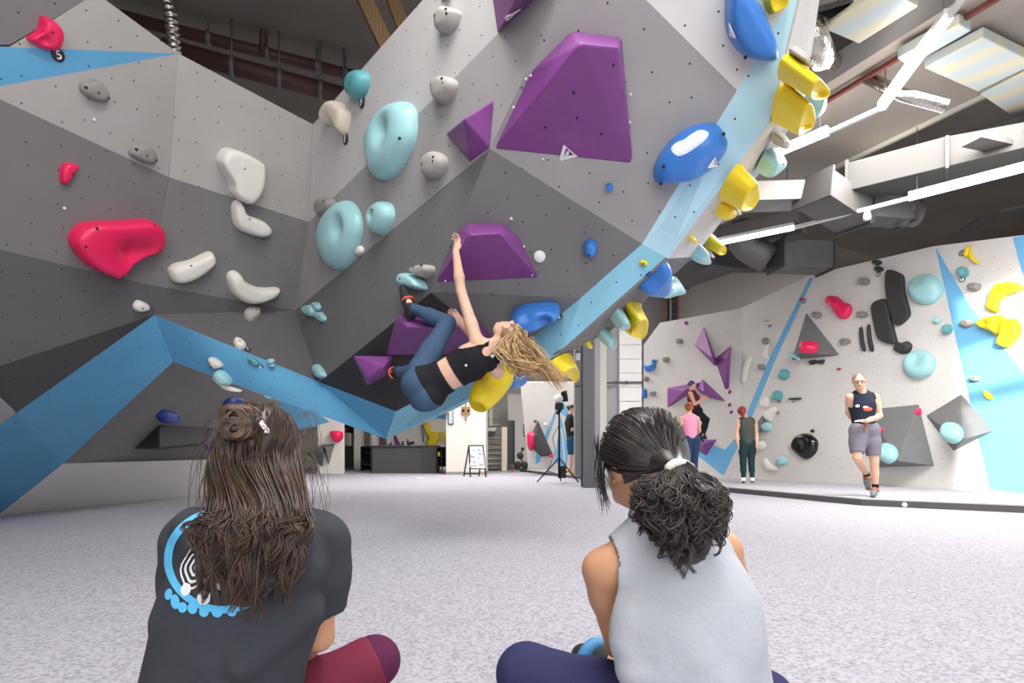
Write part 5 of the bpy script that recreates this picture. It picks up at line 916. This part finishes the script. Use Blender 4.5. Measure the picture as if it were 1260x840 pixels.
for i in range(60):   # loose strands in front of the ear
    q0 = hc+hf_*R.uniform(.03, .075)-hs_*R.uniform(.07, .085)+np.array((0, 0, R.uniform(-.01, .05))); e = np.array(W(745+R.normal(0, 4), 610+R.uniform(-15, 25), 1.36+R.normal(0, .015))); pths.append(smoothpath([q0+np.array((0, 0, .03)), q0, (q0+e)/2+np.array((-.006, 0, .004)), e], 18))
V, F_ = strands(pths, R.uniform(.0007, .0022, 60), .0004, 3); mk('hair_lock', V, F_, M('hair_black'), ho, True, kind='stuff')
ta = nrm(np.array(W(840, 592, 1.2))-np.array(tie)); ta2 = np.array((.25, -.75, -.5)); w1 = nrm(np.cross(ta2, (0, 0, 1))); w2 = nrm(np.cross(w1, ta2)); ring = [tie+nrm(ta2)*.012+np.array((0,0,.006))+(w1*math.cos(a)*.022+w2*math.sin(a)*.019) for a in np.linspace(0, 2*math.pi, 25)]
V, F_ = tube(ring, .0095, 8); mk('hair_tie', V, F_, M('white_hold'), ho, True)
ea = hc-hs_*.083-hf_*.01+np.array((0, 0, -.045)); V, F_ = tube([ea+np.array((0, math.cos(a)*.007, math.sin(a)*.009)) for a in np.linspace(0, 6.28, 13)], .0016, 5); mk('earring', V, F_, M('gold'), wg, True)
# ---------------------------------------------------------------- under the boulder: the rest of the hall
def wbox(x0, x1, y0, y1, Y, dep, m, name, parent=None, bev=0, **kw):
    """box whose front spans the given picture rows and columns at depth Y"""
    a, b = W(x0, y1, Y), W(x1, y0, Y); lo = (a.x, Y, max(a.z, 0)); return box(name, lo, (b.x, Y+dep, b.z), M(m), parent, bev, **kw)
def wall_(name, *a, **k): return struct(wbox(*a[:5], a[5], a[6], name, **k))
# white partition with the pink hold, seen between the women
pw = struct(box('wall_partition', (-7.0, 20.5, 0), (W(422, 560, 20.5).x, 20.7, 4.2), M('white_wall')))
PW = Plane(Vector((0, 20.5, 0)), Vector((-3, 20.5, 0)), Vector((0, 20.5, 2)))
hull('paint_field', [W(340, 470, 20.49), W(406, 519, 20.49), W(380, 526, 20.49), W(340, 535, 20.49)]+[W(340, 470, 20.5), W(406, 519, 20.5), W(380, 526, 20.5), W(340, 535, 20.5)], M('paint_blue'), pw)
hold([(408,530),(421.5,531),(421,541),(415,544.5),(411,542),(409,536)], PW, .3, 'pink', 'pink-red bucket hold on the white partition between the women', GW, k=3)
volume([(375,557),(400,545),(397,575)], [(394,553,.4)], PW, 'volume_grey', 'grey pyramid volume beside the long brown hair, left of two', 'grey faceted volumes'); volume([(395.5,547),(412,546),(404.5,573)], [(401,552,.4)], PW, 'volume_grey', 'slim grey pyramid volume pointing down, right of two', 'grey faceted volumes')
# far end, left to right
wall_('wall_niche', 424, 436, 500, 571, 27, .3, 'black')
wb = wbox(423, 434.5, 548, 577, 25, .5, 'volume_dark', 'cupboard', label='small dark cupboard standing before a dark niche', cat='cupboard'); wbox(423.3, 434.2, 549, 574, 24.97, .03, 'black_matte', 'door', wb)
lk = thing('locker', W(429, 563, 25.3), 'pale shelf unit above the small dark cupboard', 'shelf')
lk.location.z = 0; wbox(424.5, 429, 532, 549, 25.1, .4, 'concrete', 'upright', lk); wbox(429.4, 431, 533, 549, 25.1, .4, 'cream', 'upright', lk)
PB = Plane(Vector((0, 26.5, 0)), Vector((1, 26.5, 0)), Vector((0, 26.5, 2))); wall_('wall_far_post', 435.5, 444.5, 500, 590, 25, .5, 'white_wall'); wall_('wall_far_post', 457, 463, 530, 590, 25, .5, 'white_wall')
cb = thing('shelf_unit', W(449.5, 565, 23.5), 'black shelf unit between two far white posts', 'shelf'); cb.location.z = 0
for a in ((443.5,444.6,549,580),(455.2,456.3,549,580),(444.6,455.2,549,550.2),(444.6,455.2,556.5,557.4),(444.6,455.2,571,572.4)): wbox(*a, 23.5, .5, 'black', 'board', cb)
wbox(444.6, 455.2, 550, 578, 23.95, .04, 'black_matte', 'back', cb)
hold([(424.5,527),(428,526.5),(427.5,530.5),(424.8,531.5)], Plane(Vector((0, 27, 0)), Vector((1, 27, 0)), Vector((0, 27, 2))), .2, 'pink', 'small pink hold at the edge of the dark niche', GW, k=2)
wall_('wall_grey_strip', 446, 452.5, 528, 560, 27.5, .2, 'back_wall')
# reception desk
dk = thing('reception_desk', (W(498, 580, 21).x, 21.4, 0), 'dark grey reception desk standing under the lip of the boulder', 'desk')
wbox(458, 519, 549, 584, 21.0, .9, 'desk', 'front_panel', dk, .01); box('side_panel', (W(519, 583, 21).x, 20.96, 0), (W(537, 583, 21).x, 22.0, 1.02), M('volume_dark'), dk); box('counter_top', (W(458, 549, 21).x-.03, 20.93, .985), (W(537, 549, 21).x+.03, 22.05, 1.03), M('desk'), dk)
for nm, x, y0, w_, lab in (('speaker', 495.5, 543, 3, 'black cylinder standing on the reception desk'),): tubeo(nm, [W(x, y0, 21.3), Vector((W(x, y0, 21.3).x, 21.3, 1.03))], .045, M('black'), None, 12, label=lab, cat='container')
for i, x in enumerate((503, 505.5, 508)):
    c = W(x, 547, 21.35); V, F_ = surfnet([ell('p', (c.x, 21.35, 1.09+.02*i), (.06, .05, .06), np.eye(3))], .015); mk('desk_item', V, F_, M('black_matte'), None, True, label=('dark round item on the desk, left of three', 'dark round item on the desk, middle of three', 'dark round item on the desk, right of three')[i], cat='item', group='dark items on the reception desk')
# far climbing wall behind the desk with purple and yellow volumes
fw_ = thing('wall_far', (W(500, 560, 26).x, 26, 0), None, None); fw_['kind'] = 'structure'
FW = Plane(Vector((0, 26, 0)), Vector((1, 26, 0)), Vector((0, 26, 2))); wbox(476, 556, 470, 578, 26.02, .2, 'white_wall', 'panel', fw_); hull('paint_field', [W(535, 505, 26), W(560, 505, 26), W(560, 517, 26), W(526, 513, 26), W(535, 505, 26.03), W(560, 505, 26.03), W(560, 517, 26.03), W(526, 513, 26.03)], M('paint_blue'), fw_)
volume([(484,536),(487,535),(488,544),(494,548),(487,549)], [(487,545,.2)], FW, 'purple', 'purple volume seen over the reception desk, left one', VG); volume([(501,538),(505,547),(500,547)], [(502,545,.2)], FW, 'purple', 'small purple volume seen over the reception desk, right one', VG)
volume([(478,547),(482,543),(482,549)], [(481,547,.15)], FW, 'volume_grey', 'small grey volume seen over the left end of the desk', 'grey faceted volumes')
hold([(520,520.5),(529,520),(530.5,531),(541,531),(541,540),(536,549),(528,549),(524.5,546),(528,543),(526,533)], FW, .25, 'yellow', 'big yellow double hold behind the desk', YG, 'slab', k=1); hold([(543,531),(552,530),(552,546),(547,541)], FW, .25, 'yellow', 'yellow hold beside the white pillar behind the desk', YG, 'slab', k=1)
hull('dark_fin', [W(518,523,25.9), W(519.5,523,25.9), W(522.5,545,25.9), W(520,543,25.9), W(518,523,26.0), W(522.5,545,26.0)], M('volume_grey'), fw_)
# round yellow clip-on and the white pillar with poster and wooden fitting
pl_ = struct(box('wall_pillar', (W(549, 580, 19.6).x, 19.6, 0), (W(597.5, 580, 19.6).x, 21.4, RZ), M('white_wall'))); box('baseboard', (W(549, 580, 19.6).x-.02, 19.57, 0), (W(597.5, 580, 19.6).x+.02, 21.4, .1), M('concrete'), pl_)
po_ = wbox(551, 557.8, 501, 522, 19.56, .03, 'black', 'poster_frame', label='framed poster high on the white pillar by the desk', cat='poster'); wbox(552, 557, 502.3, 521, 19.55, .012, 'poster', 'sheet', po_)
wf = wbox(567.5, 578.5, 500, 509.5, 19.53, .06, 'wood', 'training_board', label='wooden hanging board with a rod, fixed to the white pillar', cat='board')
wbox(572, 574, 495, 517, 19.5, .05, 'wood', 'rod', wf)
for x in (570, 576.3): lathe('hole', W(x, 505, 19.53), (0, -1, 0), [(0, .05), (.006, .05), (.006, 0)], M('bolt_dark'), wf, 12)
hold(rnd(550, 507, 3.6, 1.6), Plane(Vector((0, 19.58, 0)), Vector((1, 19.58, 0)), Vector((0, 19.58, 2))), .15, 'yellow', 'small yellow hold at the edge of the white pillar', YG, k=2)
cab = thing('cabinet', (W(543, 580, 20.6).x, 20.9, 0), 'black shelf cabinet between the desk and the white pillar', 'cabinet')
for a in ((537.6,538.6,549.5,574),(547.4,548.4,549.5,574),(538.6,547.4,549.5,550.6),(538.6,547.4,561,562),(538.6,547.4,573,574),(542.6,543.4,550,574)): wbox(*a, 20.7, .5, 'black', 'board', cab)
wbox(538.6, 547.4, 550, 574, 21.18, .03, 'black_matte', 'back', cab)
V, F_ = tube([W(540.5, 585, 20.5)*1, W(545, 574, 20.6)], .02, 6); mk('leg', V, F_, M('black'), cab, True)
wbox(538.7, 541, 556, 561, 20.75, .2, 'yellow', 'folder', label='small yellow-green item in the black shelf cabinet', cat='item')
# A-frame sign
YS = 504/28.6; ab = thing('sign_board', (W(583, 586, YS).x, YS, 0), 'black A-frame sign with a pale blue and white poster on the floor', 'sign')
def wbar(name, a, b, w_, m, parent): return hull(name, obox(a, b, w_, w_), M(m), parent)
tl, tr = W(577, 548, YS+.12), W(594, 548, YS+.12)
for nm, a, b in (('frame_post', tl, Vector((W(579, 586, YS).x, YS-.05, 0))), ('frame_post', tr, Vector((W(598, 586, YS).x, YS-.05, 0))), ('leg', tl, Vector((W(569, 585, YS).x, YS+.5, 0))), ('leg', tr, Vector((W(588, 584, YS).x, YS+.55, 0))), ('rail', tl, tr), ('rail', W(579, 576.5, YS), W(597.5, 576.5, YS)), ('rail', Vector((W(569, 583, YS).x, YS+.46, .08)), Vector((W(588, 583, YS).x, YS+.5, .08)))): wbar(nm, a, b, .035, 'black', ab)
bp = [W(577.8, 549.5, YS+.08), W(593.6, 549.5, YS+.08), W(597, 576, YS-.03), W(579.4, 576, YS-.03)]; hull('poster', bp+[p+Vector((0, .02, .004)) for p in bp], M('white_plastic'), ab)
PS = Plane(bp[0], bp[1], bp[2])
for i, (x, y) in enumerate(((583,553),(590,552),(582,560),(589,563),(584,567),(592,570),(586,572),(591,557),(580.5,572))): lathe('poster_print', PS.at(x, y, .001), PS.n, [(0, .045+.02*(i % 3)), (.003, .045+.02*(i % 3)), (.003, 0)], M('screen'), ab, 7)
# staircase beside the pillar
st = thing('staircase', (W(608, 575, 24).x, 24, 0), 'grey open staircase with a wooden post behind the white pillar', 'stairs')
for i in range(6): wbox(597.5, 617, 576-i*6.5-4.8, 576-i*6.5, 24+i*.25, .06, 'concrete', 'riser', st); wbox(597.5, 618, 576-i*6.5-5.5, 576-i*6.5-4.7, 23.9+i*.25, .34, 'pale_block', 'tread', st)
for i in range(4): wbox(601, 614-i*1.5, 521-i*9, 523-i*9, 26+i*.2, .5, 'pale_block', 'upper_tread', st)
wbox(617.5, 624, 525, 590, 23.5, .3, 'cream', 'post', st); wbox(602, 606, 495, 524, 25.2, .3, 'cream', 'upper_post', st); wbox(597, 619, 531.5, 545, 25.7, .05, 'steel', 'panel', st); wbox(597, 610, 526, 530, 25.2, .8, 'white_wall', 'landing', st)
wall_('wall_far_column', 625, 635, 485, 575, 26.5, .4, 'white_wall'); dr = struct(wbox(624.5, 633.5, 517, 571, 26.2, .08, 'steel_dark', 'door_1')); wbox(631.5, 632.3, 517, 570, 26.12, .06, 'black', 'door_edge', dr)
wall_('wall_far_panel', 633, 652, 485, 569, 26.8, .3, 'white_wall')
p2_ = wbox(644, 650.5, 521.5, 537, 26.72, .05, 'black', 'poster_frame', label='small framed blue poster on the far white wall past the stairs', cat='poster'); wbox(645, 649.7, 522.6, 536, 26.71, .02, 'poster', 'sheet', p2_)
# black weight rack shaped like stacked balls
wr_ = thing('exercise_bike', (W(641, 569, 22).x, 22, .1), 'black exercise machine with round discs at the foot of the far wall', 'machine')
for nm, x, y, r in (('disc', 637, 564, .14), ('disc', 640, 553, .13), ('disc', 645.5, 564.5, .13), ('head', 643, 545, .07)): V, F_ = surfnet([ell('d', W(x, y+7.5, 22), (r, .06, r*1.1), np.eye(3))], .02); mk(nm, V, F_, M('black'), wr_, True)
wbar('stem', W(640, 560, 22), W(643, 552, 22), .05, 'black', wr_); wbar('arm', W(640, 563, 22), W(648.5, 576, 22), .06, 'black', wr_)
wbox(628.5, 631, 577.5, 581, 21.9, .15, 'red', 'dumbbell', label='small red and white item on the mat by the exercise machine', cat='item'); wbar('foot', W(633, 577, 22), W(649, 577, 22), .06, 'black', wr_)
# leaning climbing wall with the dark fin volume and pink hold
lw = thing('wall_leaning', (W(690, 570, 19).x, 19, 0), None, None); lw['kind'] = 'structure'
LW = Plane(W(655, 572, 19.5), W(735, 572, 18.0), W(655, 470, 18.7))
LWV = [(640, 470), (735, 470), (735, 578), (650, 576)]; P_ = [LW.at(*q) for q in LWV]; hull('panel', P_+[p-LW.n*.08 for p in P_], M('wall_pale'), lw)
def lpaint(pts): P2 = [LW.at(x, y, .012) for x, y in pts]; hull('paint_field', P2+[p-LW.n*.015 for p in P2], M('paint_blue'), lw)
lpaint([(684,503),(690,492),(664,568),(659,571),(659,562)]); lpaint([(690,492),(706,512),(706,522),(688,506)]); lpaint([(690,512),(699,555),(697,575),(682,569)])
volume([(662,517),(651,540),(654,551),(666,562),(681,561)], [(660,535,.5),(668,555,.4)], LW, 'volume_dark', 'tall dark volume with a magenta hold on the far leaning wall', 'grey faceted volumes')
hold([(653,531),(657,529.5),(663,533),(664.5,540),(660,550),(656,553),(653.5,545)], LW, .2, 'pink', 'magenta hold on the tall dark volume at the far leaning wall', GW, k=3, off=.12); hold(rnd(680, 560, 2, 2.2), LW, .1, 'pink', 'tiny pink hold at the foot of the tall dark volume', GW, k=2, off=.1)
hold(rnd(671, 522, 2, 2.2), LW, .05, 'white_hold', 'tiny white hold on the far leaning wall', GW, k=2); hold(rnd(659, 518, 1.4, 1.4), LW, .08, 'black_hold', 'tiny black hold above the tall dark volume', GW, k=2)
# light stand with a globe lamp
YL = 14.0; ls = thing('light_stand', (W(688, 585, YL).x, YL, 0), 'black tripod light stand with a globe lamp behind the steel post', 'light stand')
top = Vector((W(688, 504, YL).x, YL, W(688, 504, YL).z)); bx_ = top.x
V, F_ = tube([Vector((bx_, YL, .12)), Vector((bx_, YL, 1.1)), top], [.03, .026, .02], 8); mk('pole', V, F_, M('black'), ls, True)
for dx, dy, nm in ((-.55, -.12, 'leg'), (.45, -.25, 'leg'), (.08, .5, 'leg')): V, F_ = tube([Vector((bx_, YL, .62)), Vector((bx_+dx, YL+dy, .03))], .017, 6); mk(nm, V, F_, M('black'), ls, True); V, F_ = tube([Vector((bx_, YL, .2)), Vector((bx_+dx*.55, YL+dy*.55, .3))], .012, 6); mk('brace', V, F_, M('black'), ls, True)
V, F_ = tube([top+Vector((-.06, 0, -.1)), top+Vector((.03, 0, .0))], .04, 8); mk('clamp', V, F_, M('black'), ls, True); box('lamp_head', (bx_-.1, YL-.1, top.z), (bx_+.1, YL+.1, top.z+.16), M('black'), ls, .02)
V, F_ = surfnet([ell('g', (bx_-.02, YL, top.z+.27), (.115, .115, .115), np.eye(3))], .02); mk('globe', V, F_, M('white_plastic'), ls, True)
hull('reflector', [Vector((bx_+.02, YL+.1, top.z+.2)), Vector((bx_+.24, YL+.12, top.z+.22)), Vector((bx_+.2, YL+.12, top.z+.5)), Vector((bx_+.06, YL+.1, top.z+.45)), Vector((bx_+.05, YL+.14, top.z+.22)), Vector((bx_+.2, YL+.15, top.z+.45))], M('black_matte'), ls)
box('battery_pack', (bx_+.03, YL-.06, .12), (bx_+.17, YL+.06, .42), M('black'), ls, .01); V, F_ = tube(smoothpath([(bx_-.02, YL-.03, 1.4), (bx_-.16, YL-.04, 1.1), (bx_-.1, YL-.04, .8), (bx_-.2, YL, .5), (bx_-.3, YL, .3)], 20), .008, 5); mk('cable', V, F_, M('black'), ls, True)
V, F_ = tube(smoothpath([(bx_+.06, YL, 1.35), (bx_+.1, YL-.02, 1.0), (bx_+.13, YL, .5)], 12), .025, 6); mk('white_cable', V, F_, M('white_plastic'), ls, True)
# ---- steel post, side panels and the white clad column
c1 = thing('wall_steel_post', (W(731, 600, 12).x, 12, 0), None, None); c1['kind'] = 'structure'
a = W(717.5, 600, 12).x; b = W(740, 600, 12).x
box('flange', (a, 12, 0), (a+.24, 12.03, RZ), M('steel_dark'), c1); box('flange', (a, 12.35, 0), (a+.24, 12.38, RZ), M('steel_dark'), c1); box('web', (a+.1, 12.03, 0), (a+.14, 12.35, RZ), M('steel'), c1); box('casing', (a+.25, 12.05, 0), (b-.02, 12.4, RZ), M('steel'), c1)
box('strip', (b, 12.3, 0), (b+.16, 12.5, RZ), M('pale_block'), c1); c2 = struct(wbox(707.5, 717, 380, 586, 14.6, .3, 'steel', 'wall_side_panel'))
for y in (432, 474): wbox(707, 717.5, y, y+1.2, 14.57, .03, 'steel_dark', 'joint', c2)
wbox(709, 714, 434, 443, 14.58, .02, 'white_plastic', 'notice', c2)
cc_ = thing('wall_column', (W(770, 600, 12.6).x, 12.9, 0), None, None); cc_['kind'] = 'structure'
x0, x1 = W(747, 600, 12.6).x, W(790, 600, 12.6).x; xm = W(763, 600, 12.6).x
box('core', (x0, 12.75, 0), (x1-.02, 13.4, RZ), M('steel'), cc_); z = 0; i = 0
while z < RZ-.1: hull('panel', [Vector((xm, 12.62+.03, z)), Vector((x1, 12.62+.03, z)), Vector((xm, 12.62, z+.3)), Vector((x1, 12.62, z+.3)), Vector((xm, 12.8, z)), Vector((x1, 12.8, z)), Vector((xm, 12.8, z+.3)), Vector((x1, 12.8, z+.3))], M('white_plastic'), cc_); z += .315
V, F_ = tube([Vector((x0-.05, 12.58, W(0, 470.5, 12.6).z)), Vector((x1+.02, 12.58, W(0, 470.5, 12.6).z))], .022, 8); ri = mk('rail', V, F_, M('steel_dark'), cc_, True)
for x in (757, 771): lathe('clamp', W(x, 470.5, 12.56), (0, -1, 0), [(0, .04), (.03, .04), (.04, .02)], M('steel_dark'), ri, 8)
# cable ladder on the wall to the right of the white column
cl = thing('cable_ladder', (W(826, 370, 18.2).x, 18.2, 3.0), 'metal cable ladder with red edges on the wall above the far climbing wall', 'cable ladder')
for x, m in ((819, 'red_pipe'), (824.5, 'steel'), (833.5, 'red_pipe')): wbox(x, x+1.8, 340, 405, 18.17, .12, m, 'upright', cl)
for y in range(346, 402, 8): wbox(819, 835, y, y+1.2, 18.2, .08, 'steel_dark', 'rung', cl)
# loose things on the floor
o = lathe('ball', Vector((W(1113, 620, 7.6).x, 7.6, .035)), (0, 0, 1), [(-.034, .008), (-.026, .024), (0, .034), (.026, .024), (.034, .006)], M('white_plastic'), None, 14, label='small white ball on the floor by the mat edge', cat='ball')
wp = struct(slab('trim_1', [(W(1066, 630, 6.9).x, 6.95), (W(1090, 631, 6.8).x, 6.8), (W(1092, 629, 7).x, 7.0), (W(1070, 628, 7.1).x, 7.12)], .0, .006, M('white_plastic'))); slab('trim_stain', [(W(1082, 630, 6.9).x, 6.87), (W(1086, 630, 6.9).x, 6.87), (W(1085, 630, 6.9).x, 6.92)], .006, .007, M('red'), wp)
o = slab('floor_tape', [(W(511, 588, 16.6).x, 16.7), (W(522, 588, 16.6).x, 16.5), (W(522, 588, 16.6).x, 16.75), (W(513, 588, 16.6).x, 17.0)], .0, .006, M('white_plastic'), label='strip of white tape on the floor before the desk', cat='tape')

# ---------------------------------------------------------------- ceiling on the right: beams, ducts, lights
BD = Vector((-.43, .9, 0)).normalized(); BP = Vector((BD.y, -BD.x, 0))
def beam(name, x, y, z, off, w_, h_, m, back=7.5, fwd=9, kind=True, parent=None):
    Y = (z-CH)*FP/(HY-y); c = Vector(((x-CX)/FP*Y, Y, z))+BP*off; o = hull(name, obox(c-BD*back+Vector((0, 0, h_/2)), c+BD*fwd+Vector((0, 0, h_/2)), w_, h_), M(m), parent)
    if kind: o['kind'] = 'structure'
    return o
b1 = beam('ceiling_soffit', 1122, 165, 5.4, -1.25, 2.5, 1.2, 'concrete'); beam('edge_strip', 1122, 163, 5.39, -.06, .12, .25, 'pale_block', parent=b1, kind=False); beam('beam', 1072, 45, 5.28, .1, .4, .3, 'galv_dark', parent=b1, kind=False)
def pbeam(x, y, z): Y = (z-CH)*FP/(HY-y); return Vector(((x-CX)/FP*Y, Y, z))
rp = beam('ceiling_pipe', 1040, 113, 5.3, 0, .05, .05, 'red_pipe', 3, 3)
def duct(label, pts, w_, h_, m, name='duct', flanges=True):
    """rectangular air duct running through points, with flanges at its joints"""
    t = thing(name, (pts[0]+pts[-1])/2, label, 'duct', 'air ducts under the ceiling')
    for a, b in zip(pts, pts[1:]):
        hull('segment', obox(a, b, w_, h_), M(m), t, .008)
        if flanges:
            n = max(1, int((b-a).length/1.2)); d = (b-a)/n
            for i in range(n+1): q = a+d*i; u_ = d.normalized(); hull('flange', obox(q-u_*.02, q+u_*.02, w_+.07, h_+.07), M('galv_dark'), t)
    return t
duct('wide dark air duct below the concrete soffit', [pbeam(1310, 160, 4.9), pbeam(1045, 226, 4.9)], .55, .42, 'duct_dark'); duct('galvanised air duct running left from the duct junction', [pbeam(905, 243, 4.75), pbeam(1005, 240, 4.75)], .45, .3, 'galv')
duct('slanting galvanised air duct in the middle of the junction', [pbeam(1000, 232, 4.7), pbeam(1052, 266, 4.5)], .55, .4, 'galv'); duct('low galvanised air duct ending above the far wall', [pbeam(955, 315, 4.5), pbeam(1016, 318, 4.5)], .5, .5, 'galv'); duct('flat dark duct behind the junction', [pbeam(890, 292, 4.9), pbeam(985, 272, 4.9)], .7, .2, 'galv_dark'); duct('dark duct hugging the wall behind the lip', [pbeam(830, 345, 5.0), pbeam(900, 318, 4.9)], .8, .3, 'galv_dark')
duct('galvanised duct running right to the round end', [pbeam(1052, 258, 4.6), pbeam(1115, 262, 4.6)], .4, .34, 'galv')
def rduct(label, pts, r, m, **k): V, F_ = tube(pts, r, 20); return mk('round_duct', V, F_, M(m), None, True, label=label, cat='duct', group='air ducts under the ceiling')
rduct('round galvanised duct end at the right of the junction', [pbeam(1105, 262, 4.6), pbeam(1128, 262, 4.6)], .21, 'galv'); rduct('curved galvanised duct elbow above the far wall', [Vector(p) for p in smoothpath([pbeam(908, 280, 5.0), pbeam(918, 302, 4.75), pbeam(945, 318, 4.5)], 9)], .27, 'galv')
rduct('shiny flexible foil duct behind the top of the prow', [Vector(p) for p in smoothpath([W(990, 20, 6.0), W(1002, 50, 6.0), W(1012, 70, 6.3)], 9)], .14, 'foil'); rduct('short foil pipe below the shiny flexible duct', [W(1003, 66, 6.2), W(1026, 78, 6.6)], .09, 'foil')
rduct('silver pipe crossing under the brightest lamp', [W(1066, 95, 7.0), W(1112, 117, 6.9), W(1164, 131, 6.8)], .07, 'foil')
def cpanel(label, px, z, m='panel_metal_reflections'):
    P = [pbeam(x, y, z) for x, y in px]; return hull('ceiling_panel', P+[p+Vector((0, 0, .12)) for p in P], M(m), None, .01, label=label, cat='panel', group='ribbed ceiling panels')
cpanel('ribbed ceiling panel with painted pale blue and yellow reflections at the right', [(1137,84),(1210,46),(1275,78),(1203,113)], 5.22); cpanel('ribbed pale ceiling panel at the right edge, below the yellow one', [(1206,116),(1280,78),(1320,120),(1255,150)], 5.22); cpanel('ribbed pale grey ceiling panel at the top', [(1014,36),(1085,-16),(1130,8),(1057,54)], 5.22); cpanel('ribbed pale panel behind the brightest lamp', [(1104,72),(1180,30),(1195,38),(1118,82)], 5.22)
vt_ = thing('ceiling_vent', pbeam(1030, 8, 5.3), 'slatted grey vent grille at the top near the prow', 'vent')
for i in range(9): hull('slat', obox(pbeam(1004+i*5, 12-i*2.6+i*1.2, 5.3), pbeam(1026+i*5, 22-i*3.0+i*1.2, 5.3), .05, .05), M('galv_dark'), vt_)
def lampbar(label, a, b):
    o = hull('ceiling_lamp', obox(a, b, .075, .06), M('led'), None, .008, label=label, cat='lamp', group='linear lamps under the ceiling'); hull('housing', obox(a+Vector((0, 0, .055)), b+Vector((0, 0, .055)), .09, .05), M('rail_white'), o); d = (b-a).normalized()
    for e in (a+d*.1, b-d*.1): tubeo('suspension', [e+Vector((0, 0, .05)), Vector((e.x, e.y, 5.42 if label.find('row') < 0 else RZ))], .006, M('steel_dark'), o, 5)
    return o
A0, A1, A2, A3 = pbeam(1168, 20, 4.9), pbeam(1085, 133, 4.9), pbeam(1019, 163, 4.9), pbeam(955, 190, 4.9)
lampbar('brightest linear lamp, at the top right', A0, A1); lampbar('linear lamp right beside the prow edge', A2, A3)
B0, B1, B2, B3 = pbeam(1275, 204, 4.4), pbeam(1118, 244, 4.4), pbeam(977, 280, 4.4), pbeam(880, 300, 4.4)
lampbar('linear lamp of the lower row at the right edge', B0, B1); lampbar('linear lamp of the lower row beside the prow', B2, B3)
for a, b, lab in ((A1, A2, 'white lamp rail joining the two upper lamps'), (pbeam(1192, -14, 4.9), A0, 'white lamp rail above the brightest lamp'), (B1, B2, 'white lamp rail joining the two lower lamps'), (B3, pbeam(868, 306, 4.4), 'short end of the lower lamp rail')): hull('lamp_rail', obox(a, b, .05, .05), M('rail_white'), None, label=lab, cat='rail', group='lamp rails')
q = pbeam(1067, 262, 4.33); lathe('rail_spot', q, (0, 0, 1), [(-.1, .05), (-.06, .055), (.0, .04), (.07, .03)], M('white_plastic'), None, 12, label='small white spot lamp hanging from the lower rail', cat='lamp')
for i, (x, y, x2, y2) in enumerate(((1098,220,1135,212),(1195,172,1240,182),(1063,231,1090,238),(1232,262,1262,256),(1180,290,1215,268))): hull('cable_tray', obox(pbeam(x, y, 4.8), pbeam(x2, y2, 4.8), .25, .06), M('galv_dark'), None, label=('short cable tray under the wide dark duct', 'short cable tray at the right under the soffit', 'cable tray beside the duct junction', 'cable tray near the right edge above the far wall', 'cable tray slanting above the pale block')[i], cat='tray', group='cable trays under the ceiling')
# ---- ceiling behind the left boulder: pipes, duct hose, timber brace
for nm, a, b, r, lab in (('fire_pipe', W(150, 20, 7.4), W(470, 102, 8.6), .075, 'upper dark red sprinkler pipe above the left wall'), ('fire_pipe', W(200, 58, 7.4), W(460, 128, 8.4), .115, 'lower thick dark red pipe above the left wall')):
    o = tubeo(nm, [a, b], r, M('pipe_red'), None, 14, label=lab, cat='pipe', group='dark red pipes behind the left wall')
    for f in (.3, .52, .72, .84): q = a+(b-a)*f; u_ = (b-a).normalized(); V, F_ = tube([q-u_*.03, q+u_*.03], r+.015, 14); mk('pipe_clamp', V, F_, M('galv'), o, True); tubeo('hanger', [q, Vector((q.x, q.y, RZ))], .012, M('steel_dark'), o, 6)
o = tubeo('sprinkler_drop', [W(331, -25, 7.9), W(324, 42, 7.9), W(322, 66, 7.95)], .045, M('pipe_red'), None, 10, label='thin dark red drop pipe joining the upper pipe', cat='pipe')
V, R_ = [], []
pth = smoothpath([W(200, -30, 6.3), W(210, 20, 6.3), W(216, 75, 6.5)], 60); V, F_ = tube(pth, [.062+.012*(i % 4 < 2) for i in range(60)], 14); mk('duct_hose', V, F_, M('foil'), None, True, label='ribbed silver duct hose at the top left', cat='duct')
hull('timber_brace', obox(W(430, -40, 6.3), W(486, 80, 6.3), .22, .16), M('timber'), None, .01, label='timber brace behind the prow, slanting one', cat='timber'); hull('timber_brace', obox(W(480, -10, 6.5), W(505, 60, 6.5), .2, .14), M('timber'), None, .01, label='timber brace behind the prow, short one', cat='timber')
lb = struct(hull('ceiling_beam', obox(W(420, -60, 9.0), W(385, 100, 9.6), .35, .5), M('galv_dark'))); hull('ceiling_duct', obox(W(256, -30, 8.6), W(250, 60, 8.9), .22, .3), M('concrete'), None, label='pale vertical duct behind the left wall', cat='duct')
struct(box('wall_inner', (-9.5, 11.9, 3.4), (-1.0, 12.1, RZ), M('concrete')))
